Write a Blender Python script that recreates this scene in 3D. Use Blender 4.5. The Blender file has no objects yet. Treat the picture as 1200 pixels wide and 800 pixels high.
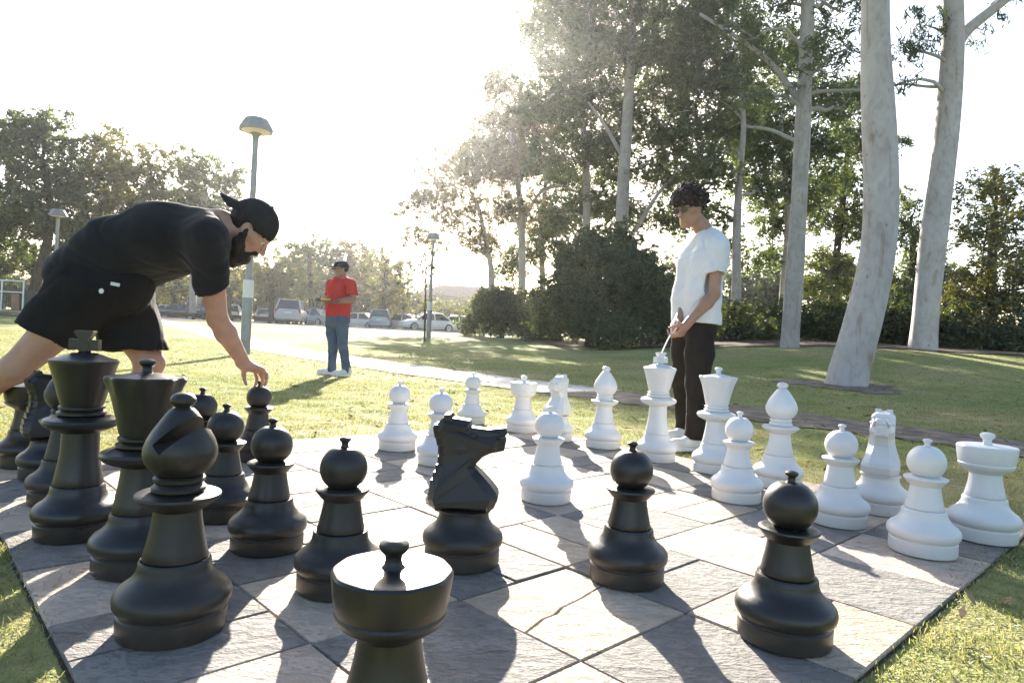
import bpy, bmesh, math, random
import numpy as np
from mathutils import Vector, Matrix, Euler

rng = np.random.default_rng(11)
random.seed(11)
scn = bpy.context.scene
COL = scn.collection
rad = math.radians

# ---------------------------------------------------------------- camera calibration (metres; x right, y away, z up)
FPX, EYE, HORIZ, ROLL = 780.0, 0.69, 395.0, math.atan(0.05)
CR, SR = math.cos(ROLL), math.sin(ROLL)


def W(px, py, depth):
    """world point that the photograph shows at (px, py), at a known distance"""
    a, b = px - 600.0, py - HORIZ
    return np.array([(a * CR + b * SR) * depth / FPX, depth, EYE - (-a * SR + b * CR) * depth / FPX])


def sst(t):
    t = np.clip(t, 0.0, 1.0)
    return t * t * (3 - 2 * t)


def hgt(x, y):
    x = np.asarray(x, float); y = np.asarray(y, float)
    return 0.78 * sst((y - 10) / 34) + 0.75 * sst((x - 1) / 11) * sst((y - 9) / 13)


def G(px, py, back=0.0):
    """ground point seen at (px, py); back = radius to go further away"""
    a, b = px - 600.0, py - HORIZ
    dx, dz = (a * CR + b * SR) / FPX, (-a * SR + b * CR) / FPX
    prev = 0.5
    for y in np.arange(0.5, 90, 0.02):
        if EYE - dz * y <= hgt(dx * y, y):
            break
    y += back
    return np.array([dx * y, y, float(hgt(dx * y, y))])


def on(x, y):
    return np.array([x, y, float(hgt(x, y))])


# ---------------------------------------------------------------- objects
def tag(o, label=None, cat=None, group=None, kind=None):
    if label: o['label'] = label
    if cat: o['category'] = cat
    if group: o['group'] = group
    if kind: o['kind'] = kind
    return o


def thing(name, loc, label, cat, group=None, rz=0.0):
    o = bpy.data.objects.new(name, None)
    o.empty_display_size = 0.1
    COL.objects.link(o)
    o.location = [float(v) for v in loc]
    o.rotation_euler = (0, 0, rz)
    return tag(o, label, cat, group)


def mesh(name, v, f, mats, parent=None, smooth=True, sharp=None, mi=None):
    """v (n,3) in the parent's coordinates, f array (m,k) or list of lists"""
    me = bpy.data.meshes.new(name)
    v = np.asarray(v, np.float32)
    if isinstance(f, np.ndarray) and f.ndim == 2:
        m, k = f.shape
        me.vertices.add(len(v)); me.vertices.foreach_set('co', v.ravel())
        me.loops.add(m * k); me.loops.foreach_set('vertex_index', f.astype(np.int32).ravel())
        me.polygons.add(m)
        me.polygons.foreach_set('loop_start', np.arange(0, m * k, k, dtype=np.int32))
        me.update(calc_edges=True)
        me.validate()
    else:
        me.from_pydata([tuple(map(float, p)) for p in v], [], [tuple(map(int, q)) for q in f])
        me.update()
    if not isinstance(mats, (list, tuple)): mats = [mats]
    for m_ in mats:
        if m_ is not None: me.materials.append(m_)
    if mi is not None: me.polygons.foreach_set('material_index', np.asarray(mi, np.int32))
    me.polygons.foreach_set('use_smooth', np.full(len(me.polygons), bool(smooth)))
    if sharp is not None and smooth: me.set_sharp_from_angle(angle=rad(sharp))
    o = bpy.data.objects.new(name, me)
    COL.objects.link(o)
    if parent is not None: o.parent = parent
    return o


class MB:
    """collects shapes for ONE mesh"""
    def __init__(s): s.v, s.f, s.m, s.n = [], [], [], 0

    def add(s, v, f, mi=0):
        v = np.asarray(v, float)
        s.v.append(v)
        for q in f: s.f.append([int(i) + s.n for i in q]); s.m.append(mi)
        s.n += len(v)
        return s

    def box(s, c, h, R=None, mi=0, bev=0.0, taper=1.0):
        c = np.asarray(c, float); hx, hy, hz = h
        if bev <= 0:
            p = np.array([[x * hx * (taper if z > 0 else 1), y * hy * (taper if z > 0 else 1), z * hz] for z in (-1, 1) for y in (-1, 1) for x in (-1, 1)])
            f = [[0, 2, 3, 1], [4, 5, 7, 6], [0, 1, 5, 4], [2, 6, 7, 3], [0, 4, 6, 2], [1, 3, 7, 5]]
        else:
            bm = bmesh.new(); bmesh.ops.create_cube(bm, size=2)
            for q in bm.verts: q.co = Vector((q.co.x * hx * (taper if q.co.z > 0 else 1), q.co.y * hy * (taper if q.co.z > 0 else 1), q.co.z * hz))
            bmesh.ops.bevel(bm, geom=bm.edges[:] + bm.verts[:], offset=bev, segments=2, profile=.6, affect='EDGES')
            bm.verts.index_update()
            p = np.array([q.co[:] for q in bm.verts]); f = [[w.index for w in t.verts] for t in bm.faces]; bm.free()
        if R is not None: p = p @ np.asarray(R).T
        return s.add(p + c, f, mi)

    def tube(s, pts, rr, seg=10, mi=0, caps=True, wob=None):
        pts = np.asarray(pts, float); n = len(pts)
        rr = np.full(n, rr) if np.isscalar(rr) else np.asarray(rr, float)
        t = np.gradient(pts, axis=0); t /= np.linalg.norm(t, axis=1)[:, None] + 1e-12
        ref = np.array([0, 0, 1.0]) if abs(t[0][2]) < .8 else np.array([1.0, 0, 0])
        V = []
        u = np.cross(ref, t[0]); u /= np.linalg.norm(u)
        ang = np.arange(seg) * 2 * math.pi / seg
        for i in range(n):
            u = u - t[i] * (u @ t[i]); u /= np.linalg.norm(u); w = np.cross(t[i], u)
            r = np.ones(seg) * (rr[i] if wob is None else wob(i, ang))
            V.append(pts[i] + (np.cos(ang) * r)[:, None] * u + (np.sin(ang) * r)[:, None] * w)
        V = np.concatenate(V)
        f = [[i * seg + j, i * seg + (j + 1) % seg, (i + 1) * seg + (j + 1) % seg, (i + 1) * seg + j] for i in range(n - 1) for j in range(seg)]
        if caps: f += [list(range(seg))[::-1], [(n - 1) * seg + j for j in range(seg)]]
        return s.add(V, f, mi)

    def lathe(s, prof, seg=48, c=(0, 0, 0), mi=0, mod=None):
        prof = np.asarray(prof, float); n = len(prof)
        ang = np.arange(seg) * 2 * math.pi / seg
        V = []
        for r, z in prof:
            q = np.ones(seg) * (max(r, 1e-4) if mod is None else mod(max(r, 1e-4), z, ang))
            V.append(np.stack([q * np.cos(ang), q * np.sin(ang), np.full(seg, z)], 1))
        V = np.concatenate(V) + np.asarray(c, float)
        f = [[i * seg + j, i * seg + (j + 1) % seg, (i + 1) * seg + (j + 1) % seg, (i + 1) * seg + j] for i in range(n - 1) for j in range(seg)]
        f += [list(range(seg))[::-1], [(n - 1) * seg + j for j in range(seg)]]
        return s.add(V, f, mi)

    def prism(s, poly, y0, y1, mi=0, R=None, c=(0, 0, 0)):
        """polygon in x,z pulled from y0 to y1"""
        n = len(poly)
        V = np.array([[x, y, z] for y in (y0, y1) for x, z in poly])
        if R is not None: V = V @ np.asarray(R).T
        f = [[i, (i + 1) % n, n + (i + 1) % n, n + i] for i in range(n)] + [list(range(n))[::-1], list(range(n, 2 * n))]
        return s.add(V + np.asarray(c, float), f, mi)

    def ball(s, c, r, seg=16, rings=10, R=None, mi=0):
        r = np.full(3, r) if np.isscalar(r) else np.asarray(r)
        th = np.linspace(0, math.pi, rings + 1)[1:-1]
        ang = np.arange(seg) * 2 * math.pi / seg
        V = [[0, 0, 1]] + [[math.sin(t) * math.cos(a), math.sin(t) * math.sin(a), math.cos(t)] for t in th for a in ang] + [[0, 0, -1]]
        V = np.array(V) * r
        if R is not None: V = V @ np.asarray(R).T
        k = rings - 1
        f = [[0, 1 + j, 1 + (j + 1) % seg] for j in range(seg)]
        f += [[1 + i * seg + j, 1 + (i + 1) * seg + j, 1 + (i + 1) * seg + (j + 1) % seg, 1 + i * seg + (j + 1) % seg] for i in range(k - 1) for j in range(seg)]
        b = 1 + k * seg
        f += [[b, 1 + (k - 1) * seg + (j + 1) % seg, 1 + (k - 1) * seg + j] for j in range(seg)]
        return s.add(V + np.asarray(c, float), f, mi)

    def build(s, name, mats, parent=None, smooth=True, sharp=35, org=None):
        v = np.concatenate(s.v)
        if org is not None: v = v - np.asarray(org)
        o = mesh(name, v, s.f, mats, parent, smooth, sharp, s.m)
        bm = bmesh.new(); bm.from_mesh(o.data); bmesh.ops.recalc_face_normals(bm, faces=bm.faces); bm.to_mesh(o.data); bm.free()
        if smooth: o.data.polygons.foreach_set('use_smooth', np.ones(len(o.data.polygons), bool)); o.data.set_sharp_from_angle(angle=rad(sharp))
        return o


def dup(root, loc, rz=0.0, label=None, group=None, mat=None):
    r = root.copy(); COL.objects.link(r)
    r.location = [float(v) for v in loc]; r.rotation_euler = (0, 0, rz)
    if label: r['label'] = label
    if group: r['group'] = group
    for ch in list(root.children):
        c = ch.copy(); COL.objects.link(c); c.parent = r
        if mat and c.type == 'MESH': c.data = recolour(c.data, mat)
        for g in list(ch.children):
            d = g.copy(); COL.objects.link(d); d.parent = c
            if mat and d.type == 'MESH': d.data = recolour(d.data, mat)
    return r


_rc = {}


def recolour(me, mat):
    """mesh data with materials swapped: mat = {old material name: new material}"""
    if not any(m.name in mat for m in me.materials): return me
    key = (me.name,) + tuple(sorted((k, v.name) for k, v in mat.items()))
    if key not in _rc:
        n = me.copy()
        for i, m in enumerate(n.materials):
            if m.name in mat: n.materials[i] = mat[m.name]
        _rc[key] = n
    return _rc[key]


# ---------------------------------------------------------------- materials
def nd(nt, t, x=0, y=0, **kw):
    n = nt.nodes.new(t)
    n.location = (x, y)
    for k, v in kw.items(): setattr(n, k, v)
    return n


def ramp(nt, stops, interp='LINEAR'):
    r = nt.nodes.new('ShaderNodeValToRGB'); r.color_ramp.interpolation = interp
    el = r.color_ramp.elements
    while len(el) > 1: el.remove(el[0])
    el[0].position = stops[0][0]; el[0].color = (*stops[0][1], 1)
    for p, c in stops[1:]:
        e = el.new(p); e.color = (*c, 1)
    return r


def M(name, cols, rough=.6, scale=6.0, detail=6, bump=0.0, bscale=None, spec=.5, metal=0.0, stretch=None, coords='Object', sss=0.0, coat=0.0, sheen=0.0):
    """principled material whose colour wanders between the given colours; bump from a finer noise"""
    m = bpy.data.materials.new(name); m.use_nodes = True
    nt = m.node_tree; b = nt.nodes['Principled BSDF']
    b.inputs['Roughness'].default_value = rough
    b.inputs['Metallic'].default_value = metal
    b.inputs['Specular IOR Level'].default_value = spec
    if coat: b.inputs['Coat Weight'].default_value = coat; b.inputs['Coat Roughness'].default_value = .1
    if sheen: b.inputs['Sheen Weight'].default_value = sheen
    if sss:
        b.inputs['Subsurface Weight'].default_value = sss
        b.inputs['Subsurface Radius'].default_value = (.010, .004, .002)
        b.inputs['Subsurface Scale'].default_value = 1.0
    tc = nd(nt, 'ShaderNodeTexCoord'); mp = nd(nt, 'ShaderNodeMapping')
    if stretch: mp.inputs['Scale'].default_value = stretch
    nt.links.new(tc.outputs[coords], mp.inputs[0])
    if isinstance(cols[0], (int, float)): cols = [cols]
    if len(cols) == 1:
        c = cols[0]; cols = [tuple(x * .85 for x in c), tuple(min(1, x * 1.12) for x in c)]
    n = nd(nt, 'ShaderNodeTexNoise'); n.inputs['Scale'].default_value = scale; n.inputs['Detail'].default_value = detail
    nt.links.new(mp.outputs[0], n.inputs['Vector'])
    k = len(cols)
    r = ramp(nt, [(.3 + .4 * i / (k - 1), c) for i, c in enumerate(cols)])
    nt.links.new(n.outputs['Fac'], r.inputs[0]); nt.links.new(r.outputs[0], b.inputs['Base Color'])
    if bump:
        n2 = nd(nt, 'ShaderNodeTexNoise'); n2.inputs['Scale'].default_value = bscale or scale * 6; n2.inputs['Detail'].default_value = 8
        nt.links.new(mp.outputs[0], n2.inputs['Vector'])
        bp = nd(nt, 'ShaderNodeBump'); bp.inputs['Strength'].default_value = 1.0; bp.inputs['Distance'].default_value = bump
        nt.links.new(n2.outputs['Fac'], bp.inputs['Height']); nt.links.new(bp.outputs[0], b.inputs['Normal'])
    return m


def leaf_mat(name, cols, trans, tw=.45, scale=.7):
    m = bpy.data.materials.new(name); m.use_nodes = True
    nt = m.node_tree; nt.nodes.clear()
    out = nd(nt, 'ShaderNodeOutputMaterial')
    geo = nd(nt, 'ShaderNodeNewGeometry')
    tc = nd(nt, 'ShaderNodeTexCoord')
    n = nd(nt, 'ShaderNodeTexNoise'); n.inputs['Scale'].default_value = scale; n.inputs['Detail'].default_value = 3
    nt.links.new(tc.outputs['Object'], n.inputs['Vector'])
    ad = nd(nt, 'ShaderNodeMath', operation='MULTIPLY_ADD'); ad.inputs[1].default_value = .35
    nt.links.new(geo.outputs['Random Per Island'], ad.inputs[0])
    mu = nd(nt, 'ShaderNodeMath', operation='MULTIPLY'); mu.inputs[1].default_value = .65
    nt.links.new(n.outputs['Fac'], mu.inputs[0]); nt.links.new(mu.outputs[0], ad.inputs[2])
    k = len(cols)
    r = ramp(nt, [(.25 + .5 * i / (k - 1), c) for i, c in enumerate(cols)])
    nt.links.new(ad.outputs[0], r.inputs[0])
    d = nd(nt, 'ShaderNodeBsdfDiffuse'); nt.links.new(r.outputs[0], d.inputs[0])
    t = nd(nt, 'ShaderNodeBsdfTranslucent')
    mx = nd(nt, 'ShaderNodeMix', data_type='RGBA', blend_type='MULTIPLY'); mx.inputs['Factor'].default_value = 1
    nt.links.new(r.outputs[0], mx.inputs['A']); mx.inputs['B'].default_value = (*trans, 1)
    nt.links.new(mx.outputs['Result'], t.inputs[0])
    s = nd(nt, 'ShaderNodeMixShader'); s.inputs[0].default_value = tw
    nt.links.new(d.outputs[0], s.inputs[1]); nt.links.new(t.outputs[0], s.inputs[2])
    g = nd(nt, 'ShaderNodeBsdfGlossy'); g.inputs['Roughness'].default_value = .45; g.inputs[0].default_value = (.8, .85, .9, 1)
    s2 = nd(nt, 'ShaderNodeMixShader'); s2.inputs[0].default_value = .06
    nt.links.new(s.outputs[0], s2.inputs[1]); nt.links.new(g.outputs[0], s2.inputs[2])
    nt.links.new(s2.outputs[0], out.inputs[0])
    return m


# ---------------------------------------------------------------- implicit surfaces for bodies, clothes and hair
def unit(v):
    v = np.asarray(v, float)
    return v / (np.linalg.norm(v) + 1e-12)


class SDF:
    def __init__(s, lo, hi, h):
        s.h = h; s.lo = np.asarray(lo, float)
        s.n = np.ceil((np.asarray(hi) - s.lo) / h).astype(int) + 1
        s.D = np.full(s.n, 1.0, np.float32)

    def _block(s, lo, hi):
        i0 = np.clip(np.floor((lo - s.lo) / s.h).astype(int), 0, s.n - 1)
        i1 = np.clip(np.ceil((hi - s.lo) / s.h).astype(int) + 1, 1, s.n)
        if np.any(i1 <= i0): return None
        sl = tuple(slice(a, b) for a, b in zip(i0, i1))
        ax = [(s.lo[k] + s.h * np.arange(i0[k], i1[k])).astype(np.float32) for k in range(3)]
        return sl, ax[0][:, None, None], ax[1][None, :, None], ax[2][None, None, :]

    def _mix(s, sl, d, k, sub):
        A = s.D[sl]
        if sub:
            d = -d
            if k > 0:
                hh = np.clip(.5 - .5 * (A - d) / k, 0, 1); r = A * (1 - hh) + d * hh + k * hh * (1 - hh)
            else: r = np.maximum(A, d)
        else:
            if k > 0:
                hh = np.clip(.5 + .5 * (A - d) / k, 0, 1); r = A * (1 - hh) + d * hh - k * hh * (1 - hh)
            else: r = np.minimum(A, d)
        s.D[sl] = r

    def cone(s, a, b, ra, rb, k=.02, sub=False, clip=()):
        a = np.asarray(a, float); b = np.asarray(b, float)
        m = max(ra, rb) + k + 3 * s.h
        bl = s._block(np.minimum(a, b) - m, np.maximum(a, b) + m)
        if bl is None: return s
        sl, X, Y, Z = bl
        ab = b - a; L2 = max(ab @ ab, 1e-9)
        px, py, pz = X - a[0], Y - a[1], Z - a[2]
        t = np.clip((px * ab[0] + py * ab[1] + pz * ab[2]) / L2, 0, 1)
        d = np.sqrt((px - t * ab[0]) ** 2 + (py - t * ab[1]) ** 2 + (pz - t * ab[2]) ** 2) - (ra + (rb - ra) * t)
        for p, n in clip:
            d = np.maximum(d, (X - p[0]) * n[0] + (Y - p[1]) * n[1] + (Z - p[2]) * n[2])
        s._mix(sl, d.astype(np.float32), k, sub)
        return s

    def chain(s, pts, rr, k=.02, **kw):
        for i in range(len(pts) - 1): s.cone(pts[i], pts[i + 1], rr[i], rr[i + 1], k, **kw)
        return s

    def ell(s, c, r, R=None, k=.02, sub=False, clip=()):
        c = np.asarray(c, float); r = np.asarray(r, float); R = np.eye(3) if R is None else np.asarray(R)
        m = np.abs(R) @ r + k + 3 * s.h
        bl = s._block(c - m, c + m)
        if bl is None: return s
        sl, X, Y, Z = bl
        X, Y, Z = X - c[0], Y - c[1], Z - c[2]
        q = [(X * R[0, i] + Y * R[1, i] + Z * R[2, i]) / r[i] for i in range(3)]
        k0 = np.sqrt(q[0] ** 2 + q[1] ** 2 + q[2] ** 2); k1 = np.sqrt((q[0] / r[0]) ** 2 + (q[1] / r[1]) ** 2 + (q[2] / r[2]) ** 2) + 1e-6
        d = k0 * (k0 - 1) / k1
        for p, n in clip:
            d = np.maximum(d, (X + c[0] - p[0]) * n[0] + (Y + c[1] - p[1]) * n[1] + (Z + c[2] - p[2]) * n[2])
        s._mix(sl, d.astype(np.float32), k, sub)
        return s

    def cut(s, p, n):
        p = np.asarray(p); n = unit(n)
        _, X, Y, Z = s._block(s.lo, s.lo + s.h * s.n)
        s.D = np.maximum(s.D, ((X - p[0]) * n[0] + (Y - p[1]) * n[1] + (Z - p[2]) * n[2]).astype(np.float32))
        return s

    def ripple(s, amp, freq, seed=0, octaves=3):
        r = np.random.default_rng(seed)
        _, X, Y, Z = s._block(s.lo, s.lo + s.h * s.n)
        acc = 0
        for o in range(octaves):
            for _ in range(3):
                d = unit(r.normal(size=3)) * freq * (1.7 ** o); e = unit(r.normal(size=3)) * freq * .6 * (1.7 ** o)
                ph = r.uniform(0, 6.28, 2)
                acc = acc + np.sin(X * d[0] + Y * d[1] + Z * d[2] + ph[0] + 1.3 * np.sin(X * e[0] + Y * e[1] + Z * e[2] + ph[1])) / (1.6 ** o)
        s.D = s.D + (amp * acc / 3).astype(np.float32)
        return s

    def folds(s, axis, freq, amp, seed=0, power=5):
        """sharp creases that run across an axis, wandering and fading in and out"""
        r = np.random.default_rng(seed)
        _, X, Y, Z = s._block(s.lo, s.lo + s.h * s.n)
        a = unit(axis); b = unit(np.cross(a, r.normal(size=3))); c = np.cross(a, b)
        pa = X * a[0] + Y * a[1] + Z * a[2]; pb = X * b[0] + Y * b[1] + Z * b[2]; pc = X * c[0] + Y * c[1] + Z * c[2]
        ph = r.uniform(0, 6.28, 6)
        p = freq * pa + 1.5 * np.sin(5.5 * pb + ph[0]) + 1.4 * np.sin(6.5 * pc + ph[1]) + .9 * np.sin(13 * pb + 9 * pa + ph[2])
        m = np.clip(.5 + .8 * np.sin(7 * pb + 5 * pc + ph[3] + 4 * pa) + .5 * np.sin(11 * pc - 6 * pa + ph[4]), 0, 1.2)
        s.D = s.D + (amp * m * (1 - np.abs(np.sin(p))) ** power).astype(np.float32)
        return s

    def extract(s):
        D, n = s.D, s.n
        S = D < 0
        cs = [S[i:n[0] - 1 + i, j:n[1] - 1 + j, k:n[2] - 1 + k] for i in (0, 1) for j in (0, 1) for k in (0, 1)]
        cnt = np.zeros(cs[0].shape, np.int8)
        for c in cs: cnt += c
        idx = np.argwhere((cnt > 0) & (cnt < 8))
        I = -np.ones(cs[0].shape, np.int32); I[tuple(idx.T)] = np.arange(len(idx))
        off = np.array([[i, j, k] for i in (0, 1) for j in (0, 1) for k in (0, 1)])
        val = np.stack([D[tuple((idx + o).T)] for o in off], 1)
        acc = np.zeros((len(idx), 3)); num = np.zeros(len(idx))
        for a in range(8):
            for b in range(a + 1, 8):
                if np.abs(off[a] - off[b]).sum() != 1: continue
                va, vb = val[:, a], val[:, b]
                m = (va < 0) != (vb < 0)
                t = np.where(m, va / np.where(m, va - vb, 1), 0)
                acc += np.where(m[:, None], off[a] + t[:, None] * (off[b] - off[a]), 0); num += m
        V = (idx + acc / num[:, None]) * s.h + s.lo
        F = []
        for ax in range(3):
            u, w = [(1, 2), (2, 0), (0, 1)][ax]
            A = np.take(S, range(n[ax] - 1), ax); B = np.take(S, range(1, n[ax]), ax)
            e = np.argwhere(A != B)
            e = e[(e[:, u] > 0) & (e[:, w] > 0) & (e[:, u] < n[u] - 1) & (e[:, w] < n[w] - 1)]
            inside = S[tuple(e.T)]
            du = np.zeros(3, int); du[u] = 1; dw = np.zeros(3, int); dw[w] = 1
            q = np.stack([I[tuple((e - du - dw).T)], I[tuple((e - dw).T)], I[tuple(e.T)], I[tuple((e - du).T)]], 1)
            q[~inside] = q[~inside][:, ::-1]
            F.append(q)
        F = np.concatenate(F)
        F = F[(F >= 0).all(1)]
        # light relax to hide the grid
        for _ in range(2):
            acc = np.zeros_like(V); c = np.zeros(len(V))
            for i in range(4):
                np.add.at(acc, F[:, i], V[F[:, (i + 1) % 4]]); np.add.at(acc, F[:, i], V[F[:, (i + 3) % 4]]); np.add.at(c, F[:, i], 2)
            c[c == 0] = 1
            V = V * .55 + (acc / c[:, None]) * .45
        return V, F

    def build(s, name, mat, parent, org):
        V, F = s.extract()
        return mesh(name, V - np.asarray(org), F, mat, parent, True)
# ================================================================ materials of the place
def plastic(name, c0, c1, dust, rough, spec, seed):
    """moulded plastic: faint mottling, scuffs, and dust thrown up on the foot"""
    m = bpy.data.materials.new(name); m.use_nodes = True
    nt = m.node_tree; b = nt.nodes['Principled BSDF']; b.inputs['Specular IOR Level'].default_value = spec
    tc = nd(nt, 'ShaderNodeTexCoord'); oi = nd(nt, 'ShaderNodeObjectInfo')
    mp = nd(nt, 'ShaderNodeMapping'); nt.links.new(tc.outputs['Object'], mp.inputs[0])
    cv = nd(nt, 'ShaderNodeVectorMath', operation='SCALE'); cv.inputs[0].default_value = (7, 13, 5); nt.links.new(oi.outputs['Random'], cv.inputs['Scale']); nt.links.new(cv.outputs[0], mp.inputs['Location'])
    n = nd(nt, 'ShaderNodeTexNoise'); n.inputs['Scale'].default_value = 8; n.inputs['Detail'].default_value = 8; n.inputs['Roughness'].default_value = .65
    n2 = nd(nt, 'ShaderNodeTexNoise'); n2.inputs['Scale'].default_value = 26; n2.inputs['Detail'].default_value = 9; n2.inputs['Roughness'].default_value = .7; n2.inputs['Distortion'].default_value = 1.5
    for t in (n, n2): nt.links.new(mp.outputs[0], t.inputs['Vector'])
    r = ramp(nt, [(.35, c0), (.68, c1)]); nt.links.new(n.outputs['Fac'], r.inputs[0])
    sc = ramp(nt, [(.60, (0, 0, 0)), (.72, (.55, .55, .55))]); nt.links.new(n2.outputs['Fac'], sc.inputs[0])
    sp = nd(nt, 'ShaderNodeSeparateXYZ'); nt.links.new(tc.outputs['Object'], sp.inputs[0])
    mr = nd(nt, 'ShaderNodeMapRange'); mr.inputs['From Min'].default_value = .0; mr.inputs['From Max'].default_value = .11; mr.inputs['To Min'].default_value = .75; mr.inputs['To Max'].default_value = 0
    nt.links.new(sp.outputs['Z'], mr.inputs['Value'])
    dm = nd(nt, 'ShaderNodeMath', operation='MULTIPLY'); nt.links.new(mr.outputs[0], dm.inputs[0]); nt.links.new(n.outputs['Fac'], dm.inputs[1])
    mxx = nd(nt, 'ShaderNodeMath', operation='MULTIPLY_ADD'); mxx.inputs[1].default_value = .35; nt.links.new(sc.outputs[0], mxx.inputs[0]); nt.links.new(dm.outputs[0], mxx.inputs[2]); mxx.use_clamp = True
    mx = nd(nt, 'ShaderNodeMix', data_type='RGBA'); nt.links.new(mxx.outputs[0], mx.inputs['Factor'])
    nt.links.new(r.outputs[0], mx.inputs['A']); mx.inputs['B'].default_value = (*dust, 1)
    nt.links.new(mx.outputs['Result'], b.inputs['Base Color'])
    rr = nd(nt, 'ShaderNodeMapRange'); rr.inputs['From Min'].default_value = .3; rr.inputs['From Max'].default_value = .7; rr.inputs['To Min'].default_value = rough - .07; rr.inputs['To Max'].default_value = rough + .14
    nt.links.new(n.outputs['Fac'], rr.inputs['Value']); nt.links.new(rr.outputs[0], b.inputs['Roughness'])
    bp = nd(nt, 'ShaderNodeBump'); bp.inputs['Distance'].default_value = .0008; bp.inputs['Strength'].default_value = .5
    nt.links.new(n2.outputs['Fac'], bp.inputs['Height']); nt.links.new(bp.outputs[0], b.inputs['Normal'])
    return m


m_black = plastic('black_plastic', (.0115, .011, .0105), (.018, .0165, .015), (.085, .07, .052), .34, .5, 1)
m_black_b = plastic('black_plastic_dusty', (.013, .012, .011), (.023, .0205, .018), (.10, .08, .06), .40, .46, 2)
m_white = plastic('white_plastic', (.64, .64, .635), (.68, .68, .675), (.46, .42, .36), .38, .4, 3)
m_white_b = plastic('white_plastic_scuffed', (.60, .595, .585), (.66, .655, .65), (.42, .38, .32), .44, .4, 4)


def ground_mat():
    m = bpy.data.materials.new('lawn'); m.use_nodes = True
    nt = m.node_tree; b = nt.nodes['Principled BSDF']; b.inputs['Roughness'].default_value = .9; b.inputs['Specular IOR Level'].default_value = .15
    tc = nd(nt, 'ShaderNodeTexCoord')
    n1 = nd(nt, 'ShaderNodeTexNoise'); n1.inputs['Scale'].default_value = .45; n1.inputs['Detail'].default_value = 9; n1.inputs['Roughness'].default_value = .62
    n2 = nd(nt, 'ShaderNodeTexNoise'); n2.inputs['Scale'].default_value = 14; n2.inputs['Detail'].default_value = 8
    n3 = nd(nt, 'ShaderNodeTexNoise'); n3.inputs['Scale'].default_value = 90; n3.inputs['Detail'].default_value = 6
    for n in (n1, n2, n3): nt.links.new(tc.outputs['Object'], n.inputs['Vector'])
    r1 = ramp(nt, [(.34, (.39, .33, .175)), (.46, (.31, .305, .125)), (.55, (.245, .28, .092)), (.68, (.17, .22, .062))])
    r2 = ramp(nt, [(.3, (.55, .50, .42)), (.5, (1, 1, 1)), (.72, (1.25, 1.2, 1.05))])
    nt.links.new(n1.outputs['Fac'], r1.inputs[0]); nt.links.new(n2.outputs['Fac'], r2.inputs[0])
    mx = nd(nt, 'ShaderNodeMix', data_type='RGBA', blend_type='MULTIPLY'); mx.inputs['Factor'].default_value = .8
    nt.links.new(r1.outputs[0], mx.inputs['A']); nt.links.new(r2.outputs[0], mx.inputs['B'])
    nt.links.new(mx.outputs['Result'], b.inputs['Base Color'])
    bp = nd(nt, 'ShaderNodeBump'); bp.inputs['Distance'].default_value = .03; bp.inputs['Strength'].default_value = .9
    ad = nd(nt, 'ShaderNodeMath', operation='ADD'); nt.links.new(n2.outputs['Fac'], ad.inputs[0]); nt.links.new(n3.outputs['Fac'], ad.inputs[1])
    nt.links.new(ad.outputs[0], bp.inputs['Height']); nt.links.new(bp.outputs[0], b.inputs['Normal'])
    return m


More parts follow.
